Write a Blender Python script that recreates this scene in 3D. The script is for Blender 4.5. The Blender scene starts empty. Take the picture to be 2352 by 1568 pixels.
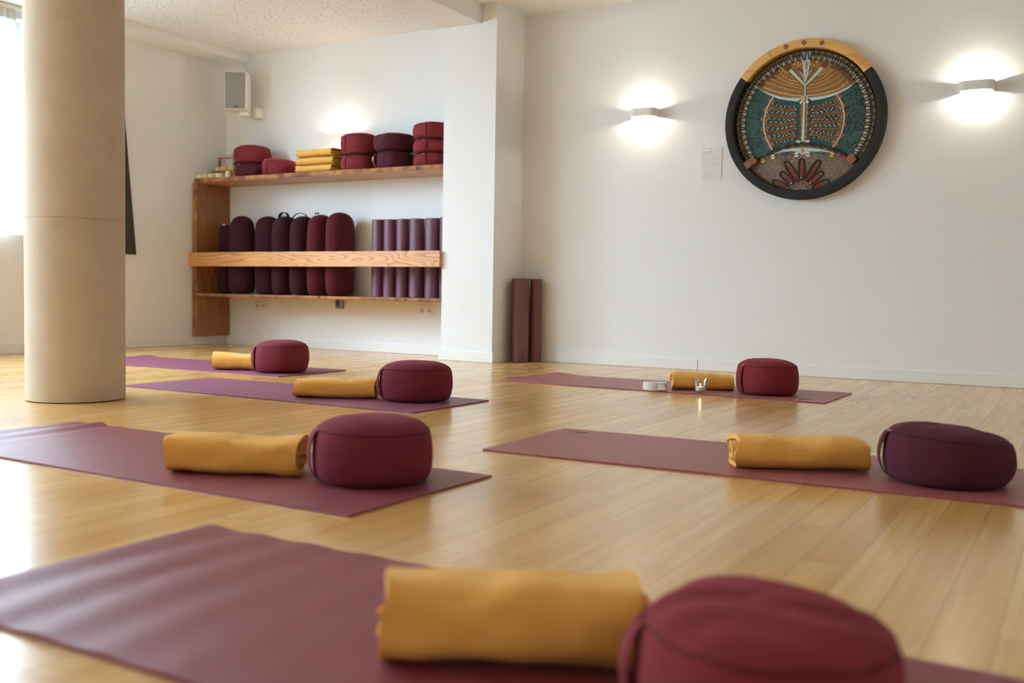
import bpy, bmesh, math, random
from mathutils import Vector, Matrix, noise
from math import sin, cos, pi, radians as RAD

SC = bpy.context.scene
COL = SC.collection

# ------------------------------------------------------------------ camera
cam_d = bpy.data.cameras.new('camera')
cam = bpy.data.objects.new('camera', cam_d)
COL.objects.link(cam)
SC.camera = cam
cam_d.sensor_width = 36.0
cam_d.lens = 35.01
cam_d.clip_start = 0.05
cam_d.dof.use_dof = True
cam_d.dof.focus_distance = 4.7
cam_d.dof.aperture_fstop = 2.3
_yaw, _pitch, _roll = RAD(30.1319), RAD(2.87445), RAD(0.97452)
_f = Vector((-sin(_yaw)*cos(_pitch), cos(_yaw)*cos(_pitch), -sin(_pitch)))
_r0 = Vector((cos(_yaw), sin(_yaw), 0))
_u0 = _r0.cross(_f)
_r = _r0*cos(_roll) + _u0*sin(_roll)
_u = _u0*cos(_roll) - _r0*sin(_roll)
cam.matrix_world = Matrix(((_r.x, _u.x, -_f.x, 0), (_r.y, _u.y, -_f.y, 0), (_r.z, _u.z, -_f.z, 0.5187), (0, 0, 0, 1)))

# ------------------------------------------------------------------ colour management, world, daylight
vs = SC.view_settings
vs.view_transform = 'Standard'
vs.look = 'None'
vs.gamma = 1.0
vs.use_curve_mapping = False
vs.exposure = 0.0
SC.cycles.max_bounces = 10
SC.cycles.diffuse_bounces = 6
SC.cycles.glossy_bounces = 4
SC.cycles.transmission_bounces = 8
SC.cycles.transparent_max_bounces = 12
SC.cycles.sample_clamp_indirect = 6.0
SC.cycles.caustics_refractive = False
SC.cycles.caustics_reflective = False
SC.cycles.use_denoising = True

wd = bpy.data.worlds.new('daylight_sky')
SC.world = wd
wd.use_nodes = True
wd.node_tree.nodes['Background'].inputs[0].default_value = (0.86, 0.95, 1.0, 1)
wd.node_tree.nodes['Background'].inputs[1].default_value = 1.0

XL, XR, YB, YF, ZC = -6.835, 1.5, -3.0, 6.554, 2.57      # room box; unseen right wall XR pulled in for bounce light
WINS = [(3.05, 4.62), (0.85, 2.75), (-1.7, 0.4)]        # window openings in the left wall (Y ranges); third is unseen, added for fill
WPOW = [0.66, 0.56, 0.92]                                   # daylight strength per window, balanced between alcove and drum wall
WZ0, WZ1 = 0.90, 2.44
DAY_W = 4500.0
LAMP_W = 8.5
for i, (a, b) in enumerate(WINS):                         # bright sky beyond each window, coming in downwards
    ld = bpy.data.lights.new('daylight', 'AREA')
    ld.shape = 'RECTANGLE'
    ld.size = (b - a)*1.5
    ld.size_y = 3.2
    ld.energy = DAY_W*WPOW[i]*(b - a)/2.27
    ld.color = (0.595, 0.815, 1.0)
    lo = bpy.data.objects.new('daylight', ld)
    COL.objects.link(lo)
    lo.location = (XL - 1.45, (a + b)/2, 3.15)
    lo.rotation_euler = (0, -pi/2 + RAD(38), 0)

# ------------------------------------------------------------------ helpers
def lin(c):
    c = c/255.0
    return c/12.92 if c <= 0.04045 else ((c + 0.055)/1.055)**2.4
def rgb(r, g, b):
    return (lin(r), lin(g), lin(b), 1.0)

class NT:
    def __init__(s, name):
        s.m = bpy.data.materials.new(name)
        s.m.use_nodes = True
        s.t = s.m.node_tree
        s.b = s.t.nodes['Principled BSDF']
    def n(s, typ, **kw):
        x = s.t.nodes.new(typ)
        ins = kw.pop('ins', {})
        for k, v in kw.items():
            setattr(x, k, v)
        for k, v in ins.items():
            if hasattr(v, 'is_output') or hasattr(v, 'links'):
                s.t.links.new(v, x.inputs[k])
            else:
                x.inputs[k].default_value = v
        return x
    def l(s, a, b):
        s.t.links.new(a, b)
    def math(s, op, a, b=None, c=None):
        x = s.n('ShaderNodeMath', operation=op)
        for i, v in enumerate((a, b, c)):
            if v is None: continue
            if hasattr(v, 'links'): s.l(v, x.inputs[i])
            else: x.inputs[i].default_value = v
        return x.outputs[0]
    def mix(s, f, a, b, typ='MIX'):
        x = s.n('ShaderNodeMix', data_type='RGBA', blend_type=typ)
        for k, v in ((0, f), (6, a), (7, b)):
            if hasattr(v, 'links'): s.l(v, x.inputs[k])
            else: x.inputs[k].default_value = v
        return x.outputs[2]
    def ramp(s, fac, stops):
        x = s.n('ShaderNodeValToRGB')
        e = x.color_ramp.elements
        while len(e) > 1: e.remove(e[0])
        e[0].position = stops[0][0]; e[0].color = stops[0][1]
        for p, c in stops[1:]:
            k = e.new(p); k.color = c
        s.l(fac, x.inputs[0])
        return x.outputs[0]
    def bump(s, h, strength, dist):
        x = s.n('ShaderNodeBump', ins={'Strength': strength, 'Distance': dist, 'Height': h})
        s.l(x.outputs[0], s.b.inputs['Normal'])
    def set(s, **kw):
        for k, v in kw.items():
            k = k.replace('_', ' ')
            if hasattr(v, 'links'): s.l(v, s.b.inputs[k])
            else: s.b.inputs[k].default_value = v

def plain(name, col, rough=0.6, metal=0.0, spec=0.5):
    m = NT(name)
    m.set(Base_Color=col, Roughness=rough, Metallic=metal)
    m.b.inputs['Specular IOR Level'].default_value = spec
    return m.m

def speckled(name, col, col2, scale=30.0, rough=0.7, bump=0.0, bscale=None, metal=0.0):
    m = NT(name)
    tc = m.n('ShaderNodeTexCoord')
    nz = m.n('ShaderNodeTexNoise', ins={'Vector': tc.outputs['Object'], 'Scale': scale, 'Detail': 4.0})
    c = m.ramp(nz.outputs['Fac'], [(0.3, col), (0.7, col2)])
    m.set(Base_Color=c, Roughness=rough, Metallic=metal)
    if bump:
        nb = m.n('ShaderNodeTexNoise', ins={'Vector': tc.outputs['Object'], 'Scale': bscale or scale*4, 'Detail': 3.0})
        m.bump(nb.outputs['Fac'], 0.6, bump)
    return m.m

def fabric(name, col, col2, weave=700.0, sheen=0.25):
    m = NT(name)
    tc = m.n('ShaderNodeTexCoord')
    nz = m.n('ShaderNodeTexNoise', ins={'Vector': tc.outputs['Object'], 'Scale': 18.0, 'Detail': 3.0})
    fine = m.n('ShaderNodeTexNoise', ins={'Vector': tc.outputs['Object'], 'Scale': weave, 'Detail': 2.0})
    c = m.ramp(nz.outputs['Fac'], [(0.3, col), (0.7, col2)])
    dark = tuple(x*0.72 for x in col[:3]) + (1,)
    c2 = m.mix(m.math('MULTIPLY', fine.outputs['Fac'], 0.5), c, dark)
    m.set(Base_Color=c2, Roughness=0.92)
    m.b.inputs['Specular IOR Level'].default_value = 0.15
    m.b.inputs['Sheen Weight'].default_value = sheen
    m.b.inputs['Sheen Roughness'].default_value = 0.45
    m.b.inputs['Sheen Tint'].default_value = tuple(min(1, x*2.5 + 0.06) for x in col[:3]) + (1,)
    m.bump(fine.outputs['Fac'], 0.35, 0.0006)
    return m.m

def waffle(name, col, col2):
    m = NT(name)
    uv = m.n('ShaderNodeUVMap')
    sep = m.n('ShaderNodeSeparateXYZ', ins={0: uv.outputs[0]})
    a = m.math('ABSOLUTE', m.math('SINE', m.math('MULTIPLY', sep.outputs[0], pi/0.0085)))
    b = m.math('ABSOLUTE', m.math('SINE', m.math('MULTIPLY', sep.outputs[1], pi/0.0085)))
    h = m.math('MINIMUM', m.math('POWER', a, 0.6), m.math('POWER', b, 0.6))
    tc = m.n('ShaderNodeTexCoord')
    nz = m.n('ShaderNodeTexNoise', ins={'Vector': tc.outputs['Object'], 'Scale': 14.0, 'Detail': 3.0})
    c = m.ramp(nz.outputs['Fac'], [(0.3, col), (0.7, col2)])
    dark = tuple(x*0.70 for x in col[:3]) + (1,)
    c = m.mix(m.math('MULTIPLY', m.math('SUBTRACT', 1.0, h), 0.55), c, dark)
    fine = m.n('ShaderNodeTexNoise', ins={'Vector': tc.outputs['Object'], 'Scale': 600.0, 'Detail': 2.0})
    m.set(Base_Color=c, Roughness=0.95)
    m.b.inputs['Specular IOR Level'].default_value = 0.1
    m.b.inputs['Sheen Weight'].default_value = 0.2
    m.b.inputs['Sheen Tint'].default_value = (1, 0.85, 0.6, 1)
    m.bump(m.math('ADD', h, m.math('MULTIPLY', fine.outputs['Fac'], 0.2)), 0.6, 0.0022)
    return m.m

def wood(name, light, mid, dark, axis='X', rings=18.0, knots=True, rough=0.45, seed=0.0, stretch=9.0, knot_scale=3.2):
    """flat-sawn softwood: growth rings bent by a few knots, fine fibres along the axis"""
    m = NT(name)
    tc = m.n('ShaderNodeTexCoord')
    sc = {'X': (1.0/stretch, 1, 1), 'Y': (1, 1.0/stretch, 1), 'Z': (1, 1, 1.0/stretch)}[axis]
    mp = m.n('ShaderNodeMapping', ins={'Vector': tc.outputs['Object'], 'Scale': sc, 'Location': (seed, seed*1.7, seed*0.6)})
    base = m.n('ShaderNodeTexNoise', ins={'Vector': mp.outputs[0], 'Scale': 5.0, 'Detail': 2.0, 'Distortion': 0.4})
    fac = base.outputs['Fac']
    h = m.math('MULTIPLY', fac, rings)
    if knots:
        ks = {'X': (0.55, 1, 1), 'Y': (1, 0.55, 1), 'Z': (1, 1, 0.55)}[axis]
        mk_ = m.n('ShaderNodeMapping', ins={'Vector': tc.outputs['Object'], 'Scale': ks, 'Location': (seed*2.1, seed, seed*3.3)})
        vo = m.n('ShaderNodeTexVoronoi', ins={'Vector': mk_.outputs[0], 'Scale': knot_scale, 'Randomness': 1.0})
        d = vo.outputs['Distance']
        bend = m.math('DIVIDE', 0.10, m.math('ADD', d, 0.10))
        h = m.math('ADD', h, m.math('MULTIPLY', bend, 5.0))
    saw = m.math('FRACT', h)
    ring = m.math('POWER', saw, 2.2)
    fs = {'X': (1.5, 90, 90), 'Y': (90, 1.5, 90), 'Z': (90, 90, 1.5)}[axis]
    mf = m.n('ShaderNodeMapping', ins={'Vector': tc.outputs['Object'], 'Scale': fs})
    fib = m.n('ShaderNodeTexNoise', ins={'Vector': mf.outputs[0], 'Scale': 3.0, 'Detail': 3.0})
    c = m.mix(ring, light, mid)
    c = m.mix(m.math('MULTIPLY', fib.outputs['Fac'], 0.35), c, mid)
    if knots:
        kn = m.ramp(d, [(0.0, (1, 1, 1, 1)), (0.05, (0.9, 0.9, 0.9, 1)), (0.10, (0, 0, 0, 1))])
        c = m.mix(kn, c, dark)
    m.set(Base_Color=c, Roughness=rough)
    m.bump(m.math('ADD', ring, fib.outputs['Fac']), 0.25, 0.001)
    return m.m

class MB:
    """collects shapes; build() links them as ONE mesh object"""
    def __init__(s):
        s.v = []; s.f = []; s.uv = None
    def add(s, v, f):
        o = len(s.v)
        s.v += [tuple(p) for p in v]
        s.f += [tuple(i + o for i in q) for q in f]
        return s
    def box(s, x0, y0, z0, x1, y1, z1, rot=None, at=(0, 0, 0)):
        v = [Vector(p) for p in ((x0, y0, z0), (x1, y0, z0), (x1, y1, z0), (x0, y1, z0), (x0, y0, z1), (x1, y0, z1), (x1, y1, z1), (x0, y1, z1))]
        if rot is not None: v = [rot @ p for p in v]
        v = [p + Vector(at) for p in v]
        return s.add(v, [(0, 3, 2, 1), (4, 5, 6, 7), (0, 1, 5, 4), (1, 2, 6, 5), (2, 3, 7, 6), (3, 0, 4, 7)])
    def loft(s, rings, caps=True, close=True):
        n = len(rings[0]); v = []; f = []
        for r in rings: v += [tuple(p) for p in r]
        for i in range(len(rings) - 1):
            for j in range(n if close else n - 1):
                a = i*n + j; b = i*n + (j + 1) % n
                f.append((a, b, b + n, a + n))
        if caps:
            f.append(tuple(reversed(range(n))))
            f.append(tuple(range((len(rings) - 1)*n, len(rings)*n)))
        return s.add(v, f)
    def lathe(s, prof, n=32, at=(0, 0, 0), caps=True):
        rings = [[(at[0] + r*cos(2*pi*k/n), at[1] + r*sin(2*pi*k/n), at[2] + z) for k in range(n)] for r, z in prof]
        return s.loft(rings, caps)
    def sphere(s, c, r, n=6, m=4, sq=(1, 1, 1)):
        rings = []
        for i in range(1, m):
            t = pi*i/m
            rings.append([(c[0] + sq[0]*r*sin(t)*cos(2*pi*k/n), c[1] + sq[1]*r*sin(t)*sin(2*pi*k/n), c[2] - sq[2]*r*cos(t)) for k in range(n)])
        o = len(s.v)
        s.loft(rings, caps=False)
        s.v += [(c[0], c[1], c[2] - sq[2]*r), (c[0], c[1], c[2] + sq[2]*r)]
        lo, hi = len(s.v) - 2, len(s.v) - 1
        L = o + (m - 2)*n
        for k in range(n):
            s.f.append((lo, o + (k + 1) % n, o + k))
            s.f.append((hi, L + k, L + (k + 1) % n))
        return s
    def tube(s, pts, r, n=8, closed=False, flat=None):
        pts = [Vector(p) for p in pts]
        rings = []
        N = len(pts)
        up = None
        for i, p in enumerate(pts):
            if closed: t = pts[(i + 1) % N] - pts[i - 1]
            else: t = pts[min(i + 1, N - 1)] - pts[max(i - 1, 0)]
            t.normalize()
            if up is None:
                up = Vector((0, 0, 1)) if abs(t.z) < 0.9 else Vector((1, 0, 0))
            a = t.cross(up)
            if a.length < 1e-6: a = t.cross(Vector((0, 1, 0)))
            a.normalize()
            b = a.cross(t); up = b
            rr = r(i/(max(1, N - 1))) if callable(r) else r
            rings.append([p + a*rr*cos(2*pi*k/n) + b*rr*sin(2*pi*k/n)*(flat or 1) for k in range(n)])
        if closed: rings.append(rings[0]); return s.loft(rings, caps=False)
        return s.loft(rings, True)
    def prism(s, poly, y0, y1):
        """polygon in X,Z extruded along Y (y0 nearer the viewer)"""
        n = len(poly)
        a = sum(poly[i][0]*poly[(i + 1) % n][1] - poly[(i + 1) % n][0]*poly[i][1] for i in range(n))
        if a < 0: poly = list(reversed(poly))
        v = [(x, y0, z) for x, z in poly] + [(x, y1, z) for x, z in poly]
        f = [tuple(range(n)), tuple(reversed(range(n, 2*n)))]
        f += [(i, i + n, (i + 1) % n + n, (i + 1) % n) for i in range(n)]
        return s.add(v, f)
    def ringsec(s, r0, r1, y0, y1, a0=0, a1=2*pi, n=64, bev=0.0):
        """arc of a flat ring in the XZ plane, y0 front"""
        full = abs(a1 - a0 - 2*pi) < 1e-6
        if bev: sec = [(r0, y1), (r0, y0 + bev), (r0 + bev*0.3, y0 + bev*0.3), (r0 + bev, y0), (r1 - bev, y0), (r1 - bev*0.3, y0 + bev*0.3), (r1, y0 + bev), (r1, y1)]
        else: sec = [(r0, y1), (r0, y0), (r1, y0), (r1, y1)]
        rings = []
        for i in range(n + (0 if full else 1)):
            a = a0 + (a1 - a0)*i/n
            rings.append([(r*cos(a), y, r*sin(a)) for r, y in sec])
        if full: rings.append(rings[0])
        return s.loft(rings, caps=not full)
    def build(s, name, mat, parent=None, smooth=None, loc=None, bevel=0.0):
        me = bpy.data.meshes.new(name)
        me.from_pydata(s.v, [], s.f)
        if s.uv:
            ul = me.uv_layers.new(name='UVMap')
            for lp in me.loops: ul.data[lp.index].uv = s.uv[lp.vertex_index]
        bm = bmesh.new(); bm.from_mesh(me)
        if not s.uv: bmesh.ops.remove_doubles(bm, verts=bm.verts, dist=1e-6)
        bmesh.ops.recalc_face_normals(bm, faces=bm.faces)
        bm.to_mesh(me); bm.free()
        me.materials.append(mat)
        ang = RAD(38) if smooth is None else smooth
        if ang:
            me.shade_smooth()
            try: me.set_sharp_from_angle(angle=ang)
            except Exception: pass
        o = bpy.data.objects.new(name, me)
        COL.objects.link(o)
        if parent is not None: o.parent = parent
        if loc is not None: o.location = loc
        if bevel:
            md = o.modifiers.new('bevel', 'BEVEL'); md.width = bevel; md.segments = 2; md.limit_method = 'ANGLE'
        return o

def tag(o, label, cat, group=None):
    o['label'] = label; o['category'] = cat
    if group: o['group'] = group
    return o
def thing(name, label, cat, loc, rz=0.0, group=None):
    o = bpy.data.objects.new(name, None)
    o.empty_display_size = 0.1
    COL.objects.link(o)
    o.location = loc; o.rotation_euler = (0, 0, rz)
    return tag(o, label, cat, group)
def structure(o):
    o['kind'] = 'structure'
    return o
def dup(root, loc, rz=None, label=None, group=None):
    r = root.copy(); COL.objects.link(r); r.location = loc
    if rz is not None: r.rotation_euler = (0, 0, rz)
    if label: r['label'] = label
    if group: r['group'] = group
    for ch in list(root.children):
        c = ch.copy(); COL.objects.link(c); c.parent = r
        for g in list(ch.children):
            d = g.copy(); COL.objects.link(d); d.parent = c
    return r
def fbm(x, y, z, s=1.0):
    p = Vector((x*s, y*s, z*s))
    return noise.noise(p) + 0.5*noise.noise(p*2.1)
DRUM={'ang_bl': -2.48,
 'ang_br': -0.716,
 'ang_wl': 2.509,
 'ang_wr': 0.614,
 'armL': [(-0.1054, 0.3216), (-0.0882, 0.3323), (0.0073, 0.2231), (0.0011, 0.215)],
 'armR': [(0.1005, 0.327), (0.1179, 0.316), (0.0076, 0.2159), (-0.0006, 0.2238)],
 'blocks': [(-0.3455, -0.27), (-0.3157, -0.2492), (0.3078, -0.2679)],
 'chain': [(-0.2968, -0.2457), (-0.256, -0.2226), (-0.2153, -0.2027), (-0.1711, -0.183), (-0.1271, -0.1694), (-0.0833, -0.1603), (-0.0396, -0.1555), (0.0039, -0.1538),
           (0.0437, -0.1575), (0.0798, -0.1633), (0.1193, -0.1735), (0.1622, -0.1874), (0.1907, -0.199), (0.2192, -0.212), (0.2511, -0.2294), (0.2816, -0.2495)],
 'circL': [(-0.1134, 0.3456)],
 'cresL': [(-0.3094, 0.2303), (-0.265, 0.2059), (-0.2119, 0.1809), (-0.1519, 0.1598), (-0.0927, 0.1477), (-0.0125, 0.1411), (-0.0408, 0.1203), (-0.0995, 0.1308),
           (-0.1664, 0.1486), (-0.2343, 0.1798), (-0.2724, 0.2036)],
 'cresR': [(0.02, 0.1399), (0.0951, 0.1409), (0.1585, 0.1485), (0.2209, 0.1645), (0.2756, 0.188), (0.3107, 0.2074), (0.2759, 0.1774), (0.2214, 0.151), (0.159, 0.132),
           (0.1027, 0.1231), (0.0472, 0.119)],
 'cres_low': [(-0.1853, -0.2058), (-0.1266, -0.1856), (-0.0681, -0.1772), (-0.0026, -0.1773), (0.0625, -0.1832), (0.1271, -0.1969), (0.1949, -0.2178), (0.1275, -0.2099),
              (0.0631, -0.2034), (0.0344, -0.2033), (0.0003, -0.2232), (-0.0345, -0.2009), (-0.0676, -0.194), (-0.1263, -0.1958)],
 'diaL': [(-0.2144, 0.14), (-0.2426, 0.0849), (-0.2543, 0.0232), (-0.2554, -0.0394), (-0.237, -0.1033), (-0.2115, -0.155)],
 'diaR': [(0.2118, 0.1248), (0.2358, 0.0697), (0.2488, 0.0121), (0.2452, -0.0479), (0.2332, -0.1075), (0.2, -0.161)],
 'discs': [(-0.2576, -0.2447), (-0.1915, -0.2253), (-0.1162, -0.2118), (-0.0383, -0.2189), (0.0335, -0.2206), (0.115, -0.2185), (0.1855, -0.2316), (0.254, -0.2538)],
 'fan_discs': [(-0.2006, 0.2999), (-0.2373, 0.2828), (-0.2798, 0.2499), (-0.1719, 0.3316), (0.1773, 0.3265), (0.2093, 0.3092), (0.2376, 0.2923), (0.2592, 0.2656),
               (0.2845, 0.2315), (-0.1134, 0.3441), (0.1206, 0.3392)],
 'fan_dots': [(-0.0701, 0.3617), (-0.0449, 0.37), (-0.0443, 0.3483), (-0.0301, 0.3577), (0.076, 0.3601), (0.0567, 0.342), (0.0385, 0.3509), (0.1011, 0.3982),
              (-0.0933, 0.4038)],
 'fan_low': [(-0.3094, 0.2303), (-0.265, 0.2044), (-0.2119, 0.1794), (-0.1519, 0.1584), (-0.0926, 0.1448), (-0.0124, 0.1382), (0.0237, 0.1382), (0.0951, 0.1395),
             (0.1585, 0.147), (0.221, 0.163), (0.2756, 0.1866), (0.3107, 0.2059)],
 'goldrows': [[(-0.2658, 0.2339), (-0.2127, 0.2073), (-0.1378, 0.1805), (-0.0639, 0.1613), (-0.0129, 0.1541)],
              [(-0.248, 0.2654), (-0.1838, 0.2341), (-0.1092, 0.2058), (-0.0172, 0.1776)], [(-0.2224, 0.2814), (-0.1547, 0.2498), (-0.0804, 0.2214), (-0.007, 0.1969)],
              [(-0.197, 0.3025), (-0.1404, 0.2667), (-0.0809, 0.2381), (-0.0222, 0.2214)], [(-0.1682, 0.3312), (-0.1338, 0.2916), (-0.0889, 0.2621), (-0.0447, 0.2465)],
              [(-0.1614, 0.3488), (-0.127, 0.3091), (-0.0748, 0.2789)], [(-0.1541, 0.3539), (-0.1311, 0.3241), (-0.105, 0.3107)],
              [(0.016, 0.1532), (0.0804, 0.1536), (0.151, 0.1619), (0.2204, 0.1808), (0.2731, 0.222)],
              [(0.0138, 0.1779), (0.0796, 0.1809), (0.15, 0.1919), (0.2123, 0.2169), (0.2528, 0.2507)],
              [(0.0132, 0.1981), (0.0788, 0.2039), (0.1489, 0.2262), (0.2042, 0.2495), (0.228, 0.2685)],
              [(0.0248, 0.2172), (0.0924, 0.2256), (0.1481, 0.2533), (0.203, 0.2886)], [(0.0562, 0.2446), (0.1057, 0.2529), (0.1472, 0.2797), (0.1745, 0.3034)],
              [(0.0837, 0.2764), (0.1259, 0.2853), (0.1672, 0.3133)], [(0.1148, 0.302), (0.1391, 0.3125), (0.1629, 0.3372)]],
 'low_arc': [(-0.2968, -0.2457), (-0.2153, -0.2027), (-0.1271, -0.1694), (0.0039, -0.1538), (0.1193, -0.1735), (0.2192, -0.212), (0.2816, -0.2495)],
 'pale': [(-0.0042, 0.1318), (0.0066, 0.1309), (0.0078, -0.138), (-0.0089, -0.1378)],
 'petals': [[(-0.0061, -0.2482), (-0.0021, -0.3793)], [(-0.111, -0.2611), (-0.0215, -0.3857)], [(-0.137, -0.3295), (-0.0575, -0.4025)],
            [(-0.1875, -0.3825), (-0.0821, -0.4367)], [(0.1065, -0.2634), (0.0272, -0.3877)], [(0.1302, -0.3379), (0.0479, -0.4053)],
            [(0.1688, -0.3935), (0.072, -0.4395)]],
 'petbead': [(-0.0024, -0.3683), (-0.0393, -0.377), (-0.0663, -0.4007), (-0.0823, -0.4308), (0.0298, -0.3799), (0.0536, -0.4033), (0.0689, -0.4329)],
 'redtips': [(-0.0368, 0.3173), (0.0055, 0.3276), (0.0468, 0.3143)],
 'ribL': [(-0.1986, 0.16), (-0.2265, 0.1204), (-0.2461, 0.0741), (-0.2572, 0.0197), (-0.2564, -0.032), (-0.2436, -0.0845), (-0.225, -0.1299), (-0.1974, -0.1771)],
 'ribR': [(0.2006, 0.1463), (0.2284, 0.1057), (0.2453, 0.0548), (0.2535, -0.0024), (0.2502, -0.0518), (0.2379, -0.1007), (0.217, -0.1456), (0.1867, -0.1838)],
 'rim_dia': [(-0.1197, 0.4782), (-0.0031, 0.4865), (0.1108, 0.4719)],
 'rows': [[(-0.2247, 0.1093), (-0.1944, 0.0959), (-0.1495, 0.0815), (-0.1051, 0.0745), (-0.0574, 0.0694)],
          [(-0.2415, 0.048), (-0.1929, 0.043), (-0.1407, 0.0333), (-0.0964, 0.0287), (-0.0563, 0.0316)],
          [(-0.2473, -0.0105), (-0.1985, -0.0175), (-0.1463, -0.0233), (-0.1023, -0.0168), (-0.0549, -0.0128)],
          [(-0.238, -0.0701), (-0.1896, -0.0659), (-0.1377, -0.0656), (-0.0937, -0.0575), (-0.0537, -0.0514)],
          [(-0.2192, -0.1228), (-0.1732, -0.1146), (-0.1289, -0.1122), (-0.0923, -0.105), (-0.0559, -0.1)],
          [(0.0583, 0.0635), (0.1046, 0.0656), (0.1395, 0.0808), (0.1817, 0.0811), (0.2197, 0.0937)],
          [(0.056, 0.0226), (0.0989, 0.0195), (0.1446, 0.0304), (0.1902, 0.0342), (0.2355, 0.0371)],
          [(0.0538, -0.0204), (0.1002, -0.0201), (0.1464, -0.0247), (0.1921, -0.0229), (0.2394, -0.0192)],
          [(0.05, -0.0598), (0.0942, -0.057), (0.1442, -0.0675), (0.1865, -0.0689), (0.2343, -0.0763)],
          [(0.0511, -0.0959), (0.0957, -0.1024), (0.1316, -0.1154), (0.1671, -0.1212), (0.2082, -0.1309)]],
 'spine': [(-0.021, 0.1129), (0.0259, 0.1113), (0.0285, -0.015), (0.02, -0.1373), (-0.0132, -0.1368), (-0.0208, -0.0116)],
 'sq': [(-0.021, 0.1129), (0.0216, 0.1124), (-0.0343, -0.1355), (-0.0241, -0.1368), (0.02, -0.1373), (0.0338, -0.1382)],
 'star': [(-0.0056, -0.4279)],
 'stem': [(-0.0013, 0.2217), (0.0074, 0.2209), (0.0076, 0.1452), (-0.0003, 0.1459)],
 'stones': [(0.0047, 0.3543), (0.0022, 0.1334), (-0.0019, -0.1969)],
 'wedge': [(-0.0288, 0.4332), (0.0403, 0.4296), (0.0143, 0.2527), (0.004, 0.2378), (-0.003, 0.2543)],
 'whitelines': [[(-0.0367, 0.3151), (-0.0133, 0.284), (0.0024, 0.243)], [(0.0056, 0.324), (0.0048, 0.2823), (0.0038, 0.2428)],
                [(0.0454, 0.313), (0.0192, 0.281), (0.0046, 0.2428)]]}

# ------------------------------------------------------------------ materials
M = {}
def wall_mat(name, col, col2):
    m = NT(name)
    tc = m.n('ShaderNodeTexCoord')
    big = m.n('ShaderNodeTexNoise', ins={'Vector': tc.outputs['Object'], 'Scale': 1.3, 'Detail': 2.0})
    fine = m.n('ShaderNodeTexNoise', ins={'Vector': tc.outputs['Object'], 'Scale': 260.0, 'Detail': 3.0})
    m.set(Base_Color=m.ramp(big.outputs['Fac'], [(0.3, col), (0.7, col2)]), Roughness=0.9)
    m.b.inputs['Specular IOR Level'].default_value = 0.2
    m.bump(fine.outputs['Fac'], 0.25, 0.0012)
    return m.m
M['wall'] = wall_mat('white_wall_paint', rgb(236, 236, 236), rgb(233, 232, 231))
M['column'] = wall_mat('column_paint', rgb(224, 212, 198), rgb(216, 203, 188))
M['trim'] = plain('white_trim_paint', rgb(235, 234, 232), 0.45)

def ceiling_mat():
    m = NT('perforated_ceiling_board')
    tc = m.n('ShaderNodeTexCoord')
    P = tc.outputs['Object']
    vo = m.n('ShaderNodeTexVoronoi', voronoi_dimensions='2D', ins={'Vector': P, 'Scale': 22.0, 'Randomness': 0.9})
    sepc = m.n('ShaderNodeSeparateXYZ', ins={0: vo.outputs['Color']})
    thr = m.math('MULTIPLY_ADD', m.math('POWER', sepc.outputs[0], 2.0), 0.095, 0.048)
    hole = m.math('LESS_THAN', vo.outputs['Distance'], thr)
    sp = m.n('ShaderNodeSeparateXYZ', ins={0: P})
    inx = m.math('MAXIMUM',
                 m.math('MULTIPLY', m.math('GREATER_THAN', sp.outputs[0], -6.42), m.math('LESS_THAN', sp.outputs[0], -4.30)),
                 m.math('GREATER_THAN', sp.outputs[0], -3.62))
    iny = m.math('LESS_THAN', sp.outputs[1], 6.32)
    hole = m.math('MULTIPLY', hole, m.math('MULTIPLY', inx, iny))
    m.set(Base_Color=m.mix(hole, rgb(233, 232, 230), rgb(122, 108, 90)), Roughness=0.9)
    m.b.inputs['Specular IOR Level'].default_value = 0.2
    m.bump(m.math('SUBTRACT', 1.0, hole), 0.6, 0.004)
    return m.m
M['ceiling'] = ceiling_mat()

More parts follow.
